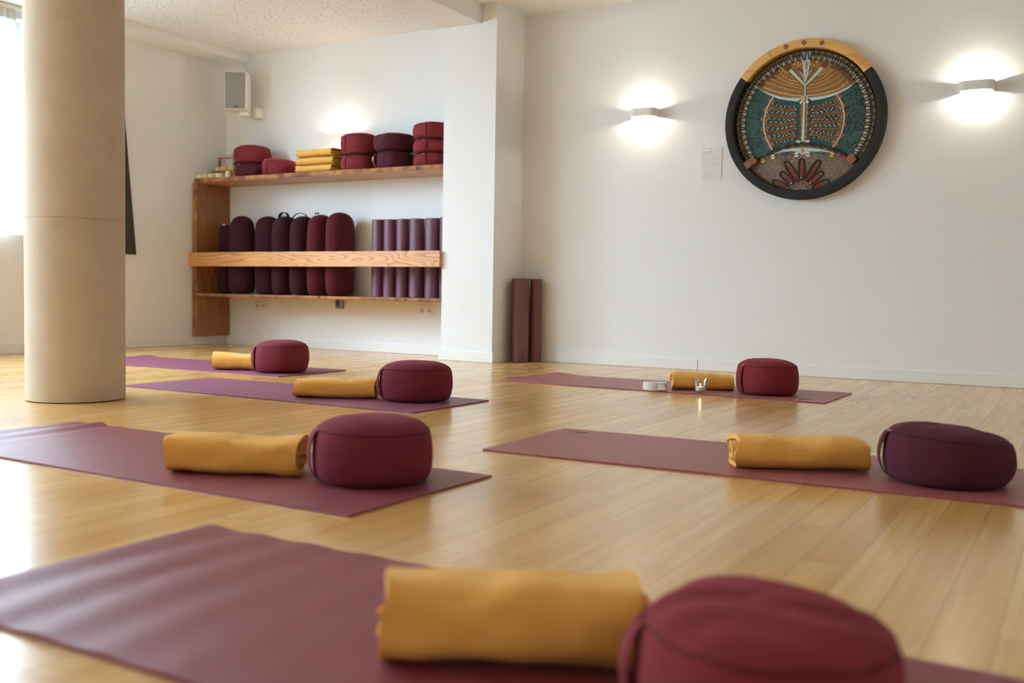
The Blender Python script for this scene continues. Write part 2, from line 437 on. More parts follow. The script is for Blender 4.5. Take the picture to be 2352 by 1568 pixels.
def floor_mat():
    m = NT('oiled_strip_floor')
    tc = m.n('ShaderNodeTexCoord')
    sp = m.n('ShaderNodeSeparateXYZ', ins={0: tc.outputs['Object']})
    bx = m.math('DIVIDE', m.math('ADD', sp.outputs[0], 20.098), 0.0930)
    ix = m.math('FLOOR', bx); fx = m.math('FRACT', bx)
    r1 = m.n('ShaderNodeTexWhiteNoise', noise_dimensions='1D', ins={'W': ix})
    by = m.math('ADD', m.math('DIVIDE', m.math('ADD', sp.outputs[1], 20.0), 0.95), m.math('MULTIPLY', r1.outputs['Value'], 7.3))
    iy = m.math('FLOOR', by); fy = m.math('FRACT', by)
    cmb = m.n('ShaderNodeCombineXYZ', ins={0: ix, 1: iy})
    r2 = m.n('ShaderNodeTexWhiteNoise', noise_dimensions='2D', ins={'Vector': cmb.outputs[0]})
    tone = r2.outputs['Value']
    off = m.n('ShaderNodeVectorMath', operation='SCALE', ins={0: r2.outputs['Color'], 3: 37.0})
    pos = m.n('ShaderNodeVectorMath', operation='ADD', ins={0: tc.outputs['Object'], 1: off.outputs[0]})
    mp = m.n('ShaderNodeMapping', ins={'Vector': pos.outputs[0], 'Scale': (70, 1.6, 1)})
    gr = m.n('ShaderNodeTexNoise', ins={'Vector': mp.outputs[0], 'Scale': 1.0, 'Detail': 5.0, 'Roughness': 0.6})
    mp2 = m.n('ShaderNodeMapping', ins={'Vector': pos.outputs[0], 'Scale': (14, 0.7, 1)})
    gr2 = m.n('ShaderNodeTexNoise', ins={'Vector': mp2.outputs[0], 'Scale': 1.0, 'Detail': 2.0})
    c = m.ramp(tone, [(0.0, rgb(208, 156, 88)), (0.35, rgb(220, 171, 102)), (0.75, rgb(226, 180, 113)), (1.0, rgb(232, 190, 126))])
    g = m.math('ADD', m.math('MULTIPLY', gr.outputs['Fac'], 0.55), m.math('MULTIPLY', gr2.outputs['Fac'], 0.45))
    c = m.mix(m.ramp(g, [(0.38, (0.75, 0.75, 0.75, 1)), (0.62, (0, 0, 0, 1))]), c, rgb(198, 144, 78))
    ex = m.math('MINIMUM', fx, m.math('SUBTRACT', 1.0, fx))
    ey = m.math('MINIMUM', fy, m.math('SUBTRACT', 1.0, fy))
    seam = m.math('MAXIMUM', m.math('LESS_THAN', ex, 0.010), m.math('LESS_THAN', ey, 0.0009))
    c = m.mix(m.math('MULTIPLY', seam, 0.6), c, rgb(96, 58, 26))
    rn = m.n('ShaderNodeTexNoise', ins={'Vector': tc.outputs['Object'], 'Scale': 3.0, 'Detail': 3.0})
    rough = m.math('MULTIPLY_ADD', rn.outputs['Fac'], 0.10, 0.18)
    m.set(Base_Color=c, Roughness=rough)
    m.b.inputs['Specular IOR Level'].default_value = 0.8
    m.b.inputs['Coat Weight'].default_value = 0.2
    m.b.inputs['Coat Roughness'].default_value = 0.14
    hh = m.math('SUBTRACT', m.math('MULTIPLY', gr.outputs['Fac'], 0.18), m.math('MULTIPLY', m.math('LESS_THAN', ex, 0.010), 0.3))
    hh = m.math('ADD', hh, m.math('MULTIPLY', tone, 0.2))
    m.bump(hh, 0.10, 0.0008)
    return m.m
M['floor'] = floor_mat()

M['plum'] = fabric('plum_cotton', rgb(112, 41, 53), rgb(104, 37, 48))
M['wine'] = fabric('wine_cotton', rgb(122, 43, 48), rgb(114, 39, 44))
M['aubergine'] = fabric('aubergine_cotton', rgb(80, 33, 43), rgb(73, 29, 38))
M['bolster_shaded'] = fabric('shaded_bolster_cotton', rgb(62, 27, 35), rgb(56, 24, 31))  # shade under the top board is darkened into both bolster colours
M['bolster_wine_shaded'] = fabric('shaded_wine_bolster_cotton', rgb(88, 31, 38), rgb(80, 28, 34))
M['seam'] = fabric('dark_plum_thread', rgb(52, 16, 22), rgb(46, 14, 20))
M['ochre'] = waffle('ochre_waffle_cotton', rgb(242, 180, 92), rgb(236, 172, 83))
M['mustard'] = fabric('mustard_fleece', rgb(224, 172, 92), rgb(216, 162, 80), weave=400.0, sheen=0.2)
def rubber(name, col, col2):
    m = NT(name)
    tc = m.n('ShaderNodeTexCoord')
    v = m.n('ShaderNodeTexVoronoi', ins={'Vector': tc.outputs['Object'], 'Scale': 420.0})
    nz = m.n('ShaderNodeTexNoise', ins={'Vector': tc.outputs['Object'], 'Scale': 5.0, 'Detail': 3.0})
    c = m.ramp(nz.outputs['Fac'], [(0.3, col), (0.7, col2)])
    m.set(Base_Color=c, Roughness=0.42)
    m.b.inputs['Specular IOR Level'].default_value = 0.68
    m.b.inputs['Sheen Weight'].default_value = 0.04
    m.b.inputs['Sheen Tint'].default_value = (0.8, 0.62, 0.66, 1)
    m.bump(v.outputs['Distance'], 0.5, 0.0014)
    return m.m
M['mat'] = rubber('plum_yoga_mat', rgb(128, 43, 55), rgb(121, 39, 50))
M['mat_purple'] = rubber('purple_yoga_mat_sheet', rgb(128, 56, 88), rgb(121, 52, 82))
M['mat_red'] = rubber('reddish_yoga_mat_sheet', rgb(142, 60, 58), rgb(134, 56, 54))
M['matroll'] = rubber('purple_yoga_mat', rgb(100, 47, 68), rgb(94, 44, 63))
M['matbrown'] = rubber('maroon_yoga_mat', rgb(104, 50, 58), rgb(98, 47, 54))
M['cloth_grey'] = fabric('dark_grey_cloth', rgb(66, 62, 60), rgb(58, 55, 54))
M['rail'] = wood('larch_rail', rgb(216, 156, 92), rgb(160, 90, 40), rgb(110, 58, 26), 'X', rings=26.0, seed=1.3, stretch=7.0)
M['shelfx'] = wood('larch_shelf_board', rgb(206, 154, 104), rgb(176, 120, 74), rgb(96, 56, 32), 'X', rings=8.0, seed=4.1)
M['post'] = wood('larch_post', rgb(160, 100, 54), rgb(122, 72, 36), rgb(64, 34, 17), 'Z', rings=10.0, seed=7.7)
M['bark'] = speckled('live_edge', rgb(178, 118, 66), rgb(88, 48, 24), 11, 0.8, 0.003, 60)
M['knot'] = speckled('wood_knot', rgb(96, 58, 32), rgb(50, 30, 18), 60, 0.7)
M['white_plastic'] = plain('white_plastic', rgb(232, 229, 222), 0.4)
M['socket_dark'] = plain('socket_recess', rgb(190, 184, 174), 0.5)
M['dark_hole'] = plain('dark_hole', rgb(40, 34, 28), 0.8)
M['grille'] = speckled('speaker_grille', rgb(150, 146, 139), rgb(132, 128, 121), 500, 0.6, 0.002, 900)
M['badge'] = plain('dark_badge', rgb(60, 58, 58), 0.4)
M['steel'] = speckled('galvanised_steel', rgb(178, 174, 164), rgb(158, 154, 144), 80, 0.4, 0, None, 0.6)
M['chrome'] = plain('chrome', rgb(200, 198, 194), 0.15, 1.0)
M['lamp'] = plain('plaster_lamp', rgb(238, 235, 228), 0.7)
M['wax'] = plain('white_wax', rgb(240, 236, 226), 0.5)
M['cream'] = speckled('cream_wax', rgb(226, 216, 184), rgb(214, 202, 166), 20, 0.55)
M['yellow_wax'] = speckled('yellow_wax', rgb(222, 206, 140), rgb(212, 194, 124), 20, 0.55)
M['caddy'] = wood('pine_caddy', rgb(172, 112, 58), rgb(140, 84, 40), rgb(90, 50, 24), 'X', rings=6.0, knots=False)
M['black_glass'] = plain('black_bottle_glass', rgb(24, 28, 26), 0.2)
M['frosted'] = plain('frosted_white', rgb(226, 226, 224), 0.35)
M['strap'] = fabric('off_white_webbing', rgb(232, 228, 218), rgb(226, 221, 210), sheen=0.1)
M['label_white'] = plain('white_label', rgb(222, 216, 204), 0.7)
M['label_gold'] = plain('woven_label', rgb(168, 148, 98), 0.7)
M['frame_white'] = plain('window_frame_white', rgb(236, 236, 234), 0.35)

def emis(name, col, strength):
    m = NT(name)
    m.set(Base_Color=(0.8, 0.8, 0.8, 1))
    m.b.inputs['Emission Color'].default_value = col
    m.b.inputs['Emission Strength'].default_value = strength
    return m.m
M['bulb'] = emis('lamp_bulb', (1.0, 0.86, 0.66, 1), 12.0)
M['flame'] = emis('candle_flame', (1.0, 0.66, 0.32, 1), 6.0)

def glassy(name, tint=(1, 1, 1, 1), base=0.04, edge=0.6, rough=0.02):
    """thin clear pane: passes light, mirrors more towards grazing"""
    m = bpy.data.materials.new(name); m.use_nodes = True
    t = m.node_tree; t.nodes.clear()
    out = t.nodes.new('ShaderNodeOutputMaterial')
    mix = t.nodes.new('ShaderNodeMixShader'); tr = t.nodes.new('ShaderNodeBsdfTransparent'); gl = t.nodes.new('ShaderNodeBsdfGlossy')
    lw = t.nodes.new('ShaderNodeLayerWeight'); lw.inputs[0].default_value = 0.25
    mr = t.nodes.new('ShaderNodeMapRange'); mr.inputs[3].default_value = base; mr.inputs[4].default_value = edge
    tr.inputs[0].default_value = tint; gl.inputs[1].default_value = rough
    t.links.new(lw.outputs['Facing'], mr.inputs[0]); t.links.new(mr.outputs[0], mix.inputs[0])
    t.links.new(tr.outputs[0], mix.inputs[1]); t.links.new(gl.outputs[0], mix.inputs[2]); t.links.new(mix.outputs[0], out.inputs[0])
    return m
M['pane'] = glassy('window_glass')
M['tumbler'] = glassy('tumbler_glass', (0.96, 0.97, 0.97, 1), 0.06, 0.75)
M['acrylic'] = glassy('clear_acrylic', (1, 1, 1, 1), 0.02, 0.12)

def sheer():
    m = bpy.data.materials.new('sheer_curtain'); m.use_nodes = True
    t = m.node_tree; t.nodes.clear()
    out = t.nodes.new('ShaderNodeOutputMaterial')
    m1 = t.nodes.new('ShaderNodeMixShader'); m2 = t.nodes.new('ShaderNodeMixShader')
    tr = t.nodes.new('ShaderNodeBsdfTransparent'); tl = t.nodes.new('ShaderNodeBsdfTranslucent'); df = t.nodes.new('ShaderNodeBsdfDiffuse')
    tl.inputs[0].default_value = (0.9, 0.93, 0.93, 1); df.inputs[0].default_value = (0.88, 0.9, 0.9, 1)
    tc = t.nodes.new('ShaderNodeTexCoord'); nz = t.nodes.new('ShaderNodeTexNoise'); nz.inputs['Scale'].default_value = 220.0
    mr = t.nodes.new('ShaderNodeMapRange'); mr.inputs[1].default_value = 0.3; mr.inputs[2].default_value = 0.7; mr.inputs[3].default_value = 0.62; mr.inputs[4].default_value = 0.78
    t.links.new(tc.outputs['Object'], nz.inputs['Vector']); t.links.new(nz.outputs['Fac'], mr.inputs[0]); t.links.new(mr.outputs[0], m1.inputs[0])
    m2.inputs[0].default_value = 0.3
    t.links.new(tl.outputs[0], m2.inputs[1]); t.links.new(df.outputs[0], m2.inputs[2])
    t.links.new(tr.outputs[0], m1.inputs[1]); t.links.new(m2.outputs[0], m1.inputs[2]); t.links.new(m1.outputs[0], out.inputs[0])
    return m
M['sheer'] = sheer()

# ------------------------------------------------------------------ the room
T = 0.25
structure(MB().box(XL - T, YB - T, -0.12, XR + T, YF + T, 0).build('floor', M['floor'], smooth=0))
structure(MB().box(XL - T, YB - T, ZC, XR + T, YF + T, ZC + 0.15).build('ceiling', M['ceiling'], smooth=0))
structure(MB().box(XL, YF, 0, XR + T, YF + T, ZC).build('wall_back', M['wall'], smooth=0))
structure(MB().box(XR, YB - T, 0, XR + T, YF, ZC).build('wall_right', M['wall'], smooth=0))
structure(MB().box(XL, YB - T, 0, XR, YB, ZC).build('wall_front', M['wall'], smooth=0))
wl_ = MB()
ys = sorted([YB - T] + [y for w in WINS for y in w] + [YF + T])
for i in range(0, len(ys) - 1, 1):
    a, b = ys[i], ys[i + 1]
    if any(abs(a - w[0]) < 1e-6 for w in WINS):
        wl_.box(XL - T, a, 0, XL, b, WZ0); wl_.box(XL - T, a, WZ1, XL, b, ZC)
    else:
        wl_.box(XL - T, a, 0, XL, b, ZC)
structure(wl_.build('wall_left', M['wall'], smooth=0))

for k, (a, b) in enumerate(WINS):
    fr = MB()
    x0, x1 = XL - 0.17, XL - 0.11
    for (p, q, r, s_) in ((a + 0.001, a + 0.06, WZ0 + 0.023, WZ1 - 0.001), (b - 0.06, b - 0.001, WZ0 + 0.023, WZ1 - 0.001), (a + 0.0601, b - 0.0601, WZ0 + 0.023, WZ0 + 0.07), (a + 0.0601, b - 0.0601, WZ1 - 0.07, WZ1 - 0.001), ((a + b)/2 - 0.045, (a + b)/2 + 0.045, WZ0 + 0.0701, WZ1 - 0.0701)):
        fr.box(x0, p, r, x1, q, s_)
    w = structure(fr.build('window_%d' % (k + 1), M['frame_white'], smooth=0))
    for p, q in ((a + 0.06, (a + b)/2 - 0.045), ((a + b)/2 + 0.045, b - 0.06)):
        MB().box(XL - 0.145, p, WZ0 + 0.07, XL - 0.135, q, WZ1 - 0.07).build('pane', M['pane'], w, smooth=0)
    MB().box(XL - 0.11, a, WZ0 - 0.0, XL + 0.03, b, WZ0 + 0.022).build('window_sill', M['trim'], w, smooth=0)

# dropped soffit along the window wall, beam over the pilaster
structure(MB().box(XL, YB, 2.505, -6.545, YF, ZC).build('trim_1', M['wall'], smooth=0))
structure(MB().box(-4.182, YB, 2.438, -3.866, 6.153, ZC).build('trim_2', M['wall'], smooth=0))
PX0, PX1, PY = -4.182, -3.737, 6.150
structure(MB().box(PX0, PY, 0, PX1, YF, ZC).build('wall_pilaster', M['wall'], smooth=0))

BH, BD = 0.075, 0.014
def base(name, *boxes):
    b = MB()
    for q in boxes: b.box(*q)
    return structure(b.build(name, M['trim'], smooth=0, bevel=0.002))
base('baseboard_back', (XL, YF - BD, 0.001, PX0, YF, BH))
base('baseboard_right', (PX1, YF - BD, 0.001, -2.322, YF, BH), (-2.320, YF - BD*0.8, 0.001, XR, YF, BH))
base('baseboard_left', (XL, YB, 0.001, XL + BD, YF - BD, BH))
base('baseboard_pilaster', (PX0 - BD, PY - BD, 0.001, PX1 + BD, PY, BH), (PX1, PY, 0.001, PX1 + BD, YF - BD, BH), (PX0 - BD, PY, 0.001, PX0, YF - BD, BH))

# round column with a faint joint ring and a gap line at its foot
CX, CY, CR = -3.965, 2.901, 0.2095
cm = NT('column_plaster')
tc = cm.n('ShaderNodeTexCoord')
sp = cm.n('ShaderNodeSeparateXYZ', ins={0: tc.outputs['Object']})
nz = cm.n('ShaderNodeTexNoise', ins={'Vector': tc.outputs['Object'], 'Scale': 7.0, 'Detail': 5.0})
fine = cm.n('ShaderNodeTexNoise', ins={'Vector': tc.outputs['Object'], 'Scale': 220.0, 'Detail': 3.0})
zz = cm.math('ADD', sp.outputs[2], cm.math('MULTIPLY', nz.outputs['Fac'], 0.012))
line = cm.math('LESS_THAN', cm.math('ABSOLUTE', cm.math('SUBTRACT', zz, 0.812)), 0.0018)
scuff = cm.math('GREATER_THAN', nz.outputs['Fac'], 0.66)
c = cm.ramp(nz.outputs['Fac'], [(0.3, rgb(196, 180, 162)), (0.7, rgb(188, 171, 152))])  # white paint; dim warm light is put into this tint
c = cm.mix(cm.math('MULTIPLY', line, cm.math('MULTIPLY', nz.outputs['Fac'], 0.7)), c, rgb(140, 110, 84))
c = cm.mix(cm.math('MULTIPLY', scuff, 0.25), c, rgb(176, 152, 128))
cm.set(Base_Color=c, Roughness=0.85)
cm.b.inputs['Specular IOR Level'].default_value = 0.25
cm.bump(cm.math('SUBTRACT', fine.outputs['Fac'], cm.math('MULTIPLY', line, 2.0)), 0.3, 0.0015)
colm = MB().lathe([(CR, 0.004), (CR, ZC)], 96).build('column', cm.m, loc=(CX, CY, 0))
structure(colm)
gp = MB().lathe([(CR - 0.004, 0.0005), (CR - 0.004, 0.005)], 96).build('column_joint', M['dark_hole'], colm)

# ------------------------------------------------------------------ sheer curtains on the windows
def curtain(y0, y1, zt, zb, label, slant=0.0, win=None):
    if win is None:
        t = thing('curtain', label, 'curtain', (XL + 0.075, (y0 + y1)/2, zb))
    else:                                                   # windows outside the view: the sheer hangs as part of the window
        t = bpy.data.objects.new('curtain', None); COL.objects.link(t)
        t.parent = win; t.location = (XL + 0.075, (y0 + y1)/2, zb)
    H = zt - zb; n = int((y1 - y0)/0.012); g = MB(); rows = 24
    rnd = random.Random(int(y0*100))
    ph = [rnd.uniform(0, 6.28) for _ in range(4)]
    v = []; f = []
    for j in range(rows + 1):
        tz = j/rows
        for i in range(n + 1):
            u = i/n
            y = (y0 - (y0 + y1)/2) + (y1 - y0)*u + slant*(tz)*u
            k = y*2*pi
            a = 0.012 + 0.010*(1 - tz)
            x = a*sin(k/0.105 + ph[0] + 0.5*sin(k*0.9 + ph[1])) + 0.012*sin(k*1.3 + ph[2] + tz)
            if tz > 0.955: x = 0.016*sin(k/0.055 + ph[3])
            v.append((x, y, H*tz))
    for j in range(rows):
        for i in range(n):
            a = j*(n + 1) + i
            f.append((a, a + 1, a + n + 2, a + n + 1))
    g.add(v, f)
    g.build('curtain_panel', M['sheer'], t)
    h = MB().add([(x*1.0, y, z) for x, y, z in v[:n + 1]] + [(x, y, 0.075) for x, y, z in v[:n + 1]], [(i, i + 1, n + 2 + i, n + 1 + i) for i in range(n)])
    h.build('hem', M['sheer'], t)
    hd = MB().add([(x, y, H*0.955) for x, y, z in v[-n - 1:]] + [(x, y, H) for x, y, z in v[-n - 1:]], [(i, i + 1, n + 2 + i, n + 1 + i) for i in range(n)])
    hd.build('heading_tape', M['strap'], t)
    MB().box(-0.02, y0 - (y0 + y1)/2 - 0.05, H + 0.002, 0.02, y1 - (y0 + y1)/2 + 0.05, H + 0.022).build('curtain_track', M['white_plastic'], t, smooth=0)
    return t
curtain(2.90, 4.52, 2.478, 0.865, 'sheer white pleated curtain over the window behind the round column', -0.045)
curtain(0.75, 2.85, 2.478, 0.865, None, 0.0, bpy.data.objects['window_2'])
curtain(-1.8, 0.5, 2.478, 0.865, None, 0.0, bpy.data.objects['window_3'])

# ------------------------------------------------------------------ yoga mats
MW, ML, MT = 0.61, 1.824, 0.005
def yoga_mat(x, y, a, label, top, logo=None, mat='mat'):
    """top(u, v) gives how far the sheet lifts off the floor at u along its length, v across"""
    nx, ny = 150, 36
    g = MB(); v = []
    for s in (0, 1):
        for i in range(nx + 1):
            for j in range(ny + 1):
                u, w = ML*i/nx, MW*j/ny
                lift, gap = top(u, w)
                v.append((u, w, 0.0008 + (gap if s == 0 else max(gap, 0) + lift + MT)))
    N = (nx + 1)*(ny + 1); f = []
    ix = lambda s, i, j: s*N + i*(ny + 1) + j
    for i in range(nx):
        for j in range(ny):
            f.append((ix(0, i, j), ix(0, i, j + 1), ix(0, i + 1, j + 1), ix(0, i + 1, j)))
            f.append((ix(1, i, j), ix(1, i + 1, j), ix(1, i + 1, j + 1), ix(1, i, j + 1)))
        f.append((ix(0, i, 0), ix(0, i + 1, 0), ix(1, i + 1, 0), ix(1, i, 0)))
        f.append((ix(0, i, ny), ix(1, i, ny), ix(1, i + 1, ny), ix(0, i + 1, ny)))
    for j in range(ny):
        f.append((ix(0, 0, j), ix(1, 0, j), ix(1, 0, j + 1), ix(0, 0, j + 1)))
        f.append((ix(0, nx, j), ix(0, nx, j + 1), ix(1, nx, j + 1), ix(1, nx, j)))
    g.add(v, f)
    if logo is None:
        o = g.build('yoga_mat', M[mat])
    else:
        o = thing('yoga_mat', label, 'yoga mat', (0, 0, 0))
        g.build('mat_sheet', M[mat], o)
        lu, lv = logo
        q = MB()
        for k, (r, a0, a1) in enumerate(((0.034, 0.5, 2.3), (0.022, 0.3, 2.2), (0.022, 1.2, 2.9))):
            cx = lu + (0, -0.024, 0.026)[k]
            q.tube([(cx + r*1.3*cos(t)*0.9, lv - 0.02 + r*sin(t), 0.0063) for t in [a0 + (a1 - a0)*i/10 for i in range(11)]], 0.0016, 5, flat=0.3)
        q.build('stamped_logo', M['seam'], o)
    o.location = (x, y, 0); o.rotation_euler = (0, 0, a)
    return tag(o, label, 'yoga mat', 'yoga mats laid out on the floor')

def flat(u, v): return (0.0004*fbm(u, v, 0, 5), 0.0)
def rip_c(u, v):
    w = math.exp(-((u - 0.10)/0.16)**2)
    b = max(0, 1 - abs(v - 0.61)/0.35)
    ridge = math.exp(-((u - 0.03 - 0.10*(v/0.61))/0.030)**2) + 0.6*math.exp(-((u - 0.14)/0.024)**2)
    return (0.0004 + 0.0004*fbm(u, v, 3, 4) + w*0.0024*sin(u*52 + v*3) + 0.006*b*ridge, 0.0)
def rip_d(u, v):
    w = max(0.0, 1 - u/0.75)
    return (0.0004 + 0.0028*min(1, w*3) + w*(0.0030*sin(u*46 + 2.2*v + 0.8*sin(v*6)) + 0.0014*fbm(u*3, v, 8, 3)) + 0.0004*fbm(u, v, 0, 6), 0.0)
def rip_e(u, v):
    lift = 0.016*max(0.0, 1 - u/0.10)**1.7*max(0.0, 1 - v/0.55) + 0.012*math.exp(-((u - 0.05)/0.08)**2)*max(0, (v - 0.40)/0.21)
    return (0.0005*fbm(u, v, 0, 5), lift)
def rip_a(u, v):
    return (0.0003 + 0.0004*fbm(u, v, 2, 5), 0.010*max(0.0, 1 - u/0.12)**1.5*max(0, (v - 0.2)/0.41))
yoga_mat(-5.875, 4.282, 0.007, 'purple yoga mat farthest back, partly behind the round column', rip_a, None, 'mat_purple')
yoga_mat(-4.265, 3.389, -0.0016, 'purple yoga mat starting right at the foot of the round column', flat, None, 'mat_purple')
yoga_mat(-3.262, 1.779, -0.0153, 'plum yoga mat with a rippled far end, middle of the left row', rip_c)
yoga_mat(-1.609, 0.890, -0.0006, 'large creased plum yoga mat nearest the camera', rip_d)
yoga_mat(-2.921, 4.937, -0.0065, 'reddish yoga mat along the drum wall with a lit tealight on it', rip_e, (1.70, 0.10), 'mat_red')
yoga_mat(-1.692, 2.737, 0.0250, 'reddish yoga mat running off the right edge of the view', flat, (0.10, 0.53), 'mat_red')
MZ = 0.0070

# ------------------------------------------------------------------ round meditation cushions
ZPROF = [(0.0, 0.0), (0.4, 0.0), (0.66, 0.0), (0.80, 0.006), (0.885, 0.03), (0.935, 0.075), (0.968, 0.14), (0.988, 0.24), (0.999, 0.36), (1.0, 0.46), (0.994, 0.57),
         (0.980, 0.67), (0.962, 0.745), (0.946, 0.785), (0.930, 0.803), (0.914, 0.822), (0.880, 0.853), (0.82, 0.889), (0.73, 0.925), (0.62, 0.955), (0.48, 0.978), (0.32, 0.991), (0.16, 0.998), (0.0, 1.0)]
def prof_at(z):
    for (r0, z0), (r1, z1) in zip(ZPROF[3:], ZPROF[4:]):
        if z0 <= z <= z1: return r0 + (r1 - r0)*(z - z0)/(z1 - z0 + 1e-9)
    return 0.9
def zafu(label, loc, r, h, hang, seed, mat='plum', slope=0.0, sdir=0.0, dents=0.004, wrinkle=0.0, group='meditation cushions on the yoga mats', strap_w=0.042, bulge=0.010, pull=True, flare=0.0, zero_tag=None):
    t = thing('meditation_cushion', label, 'cushion', loc, 0, group)
    n = 96
    def shape(th, rr, z):
        """world-ish offset of a surface point"""
        x, y = rr*cos(th), rr*sin(th)
        d = fbm(x/r*1.1 + seed, y/r*1.1, z*1.4/h*0.4, 1.1)
        k = 1 + dents/r*d*2.0*min(1, z/h*3)
        edge = math.exp(-((z/h - 0.80)/0.10)**2)
        k += 0.006*edge*sin(th*23 + 2.5*sin(th*3 + seed))*(0.6 + 0.6*noise.noise(Vector((th*1.7, seed, 0))))
        k += flare*(0.5 - z/h)
        zz = z*(1 + slope*(x*cos(sdir) + y*sin(sdir))/r)
        if wrinkle and z/h > 0.7:
            a = sdir + 0.6
            p = (x*cos(a) + y*sin(a))/r; q = (-x*sin(a) + y*cos(a))/r
            zz += wrinkle*(sin(q*13 + p*3.4 + 1.2*sin(p*4))*math.exp(-(p*p*1.2 + (q - 0.1)**2*1.4)))*min(1, (z/h - 0.7)/0.15)
        if z/h > 0.85: zz += 0.5*dents*d
        return (x*k, y*k, max(0.0, zz))
    rings = []
    for pr, pz in ZPROF[1:-1]:
        rings.append([shape(2*pi*i/n, r*pr, h*pz) for i in range(n)])
    b = MB(); b.loft(rings, True)
    b.build('cushion_body', M[mat], t, smooth=RAD(60))
    s_ = MB()
    for zs in (0.797, 0.052):
        s_.tube([Vector(shape(2*pi*i/n, r*(prof_at(zs) - 0.001), h*zs)) for i in range(n)], 0.0017, 6, closed=True)
    s_.build('seam', M['seam'], t)
    # carry strap on the side, standing off the body in the middle
    v = []; f = []; m = 16
    for i in range(m + 1):
        z = 0.80 - 0.73*i/m
        off = 0.0015 + bulge*sin(pi*i/m)**0.8
        for dx in (-1, -0.67, -0.33, 0, 0.33, 0.67, 1):
            for lay in (0, 1):
                th = hang + dx*strap_w/2/r
                p = Vector(shape(th, r*prof_at(z), h*z))
                nrm = Vector((cos(th), sin(th), 0.15))
                v.append(p + nrm*(off + lay*0.0035))
    for i in range(m):
        o = i*14; q = o + 14
        for c in range(6):
            e = o + c*2; g = q + c*2
            f += [(e + 1, e + 3, g + 3, g + 1), (e, g, g + 2, e + 2)]
        f += [(o, o + 1, q + 1, q), (o + 12, q + 12, q + 13, o + 13)]
    for c in range(6):
        f += [(c*2, c*2 + 2, c*2 + 3, c*2 + 1), (m*14 + c*2, m*14 + c*2 + 1, m*14 + c*2 + 3, m*14 + c*2 + 2)]
    st = MB().add(v, f).build('carry_strap', M[mat], t, smooth=RAD(50))
    if pull:
        p = Vector(shape(hang + 0.12, r*prof_at(0.80), h*0.80))
        MB().box(-0.004, -0.0022, -0.002, 0.014, 0.0022, 0.0025, Matrix.Rotation(hang + 0.2, 3, 'Z') @ Matrix.Rotation(-0.5, 3, 'Y'), p).build('zip_pull', M['label_white'], t, bevel=0.0015)
    if zero_tag:
        z = zero_tag
        p = Vector(shape(hang, r*prof_at(z), h*z)) + Vector((cos(hang), sin(hang), 0))*(bulge*0.9 + 0.006)
        MB().box(-0.002, -0.012, -0.013, 0.002, 0.012, 0.013, Matrix.Rotation(hang, 3, 'Z'), p).build('woven_label', M['label_gold'], st)
    return t
def hang_at(x, y, deg):
    """angle of a side as seen from the middle of the room: deg round from its left flank"""
    return math.atan2(-y, -x) - pi/2 + RAD(deg)
zafu('plum round cushion on the farthest yoga mat, strap on its left', (-4.258, 4.533, MZ), 0.165, 0.196, hang_at(-4.258, 4.533, 14), 1.3)
zafu('plum round cushion on the yoga mat at the column foot', (-2.709, 3.781, MZ), 0.168, 0.184, hang_at(-2.709, 3.781, 12), 4.1, pull=False, dents=0.005)
zafu('plum round cushion on the rippled yoga mat, middle of the left row', (-1.657, 2.119, MZ), 0.163, 0.174, hang_at(-1.657, 2.119, 15), 7.9, slope=-0.02)
zafu('big blurred wine-red cushion nearest the camera with creased top', (-0.314, 1.138, MZ), 0.157, 0.160, hang_at(-0.314, 1.138, 12), 2.2, 'wine', wrinkle=0.0045, dents=0.005, slope=-0.03, pull=False)
zafu('wine-red round cushion beside the tealight, along the drum wall', (-1.456, 5.183, MZ), 0.161, 0.184, hang_at(-1.456, 5.183, 33), 5.5, 'wine', pull=True, bulge=0.005)
zafu('dark slanting round cushion near the right edge of the view', (-0.334, 3.021, MZ), 0.167, 0.158, hang_at(-0.334, 3.021, 13), 9.4, 'aubergine', slope=-0.10, sdir=RAD(30), dents=0.006, wrinkle=0.003)

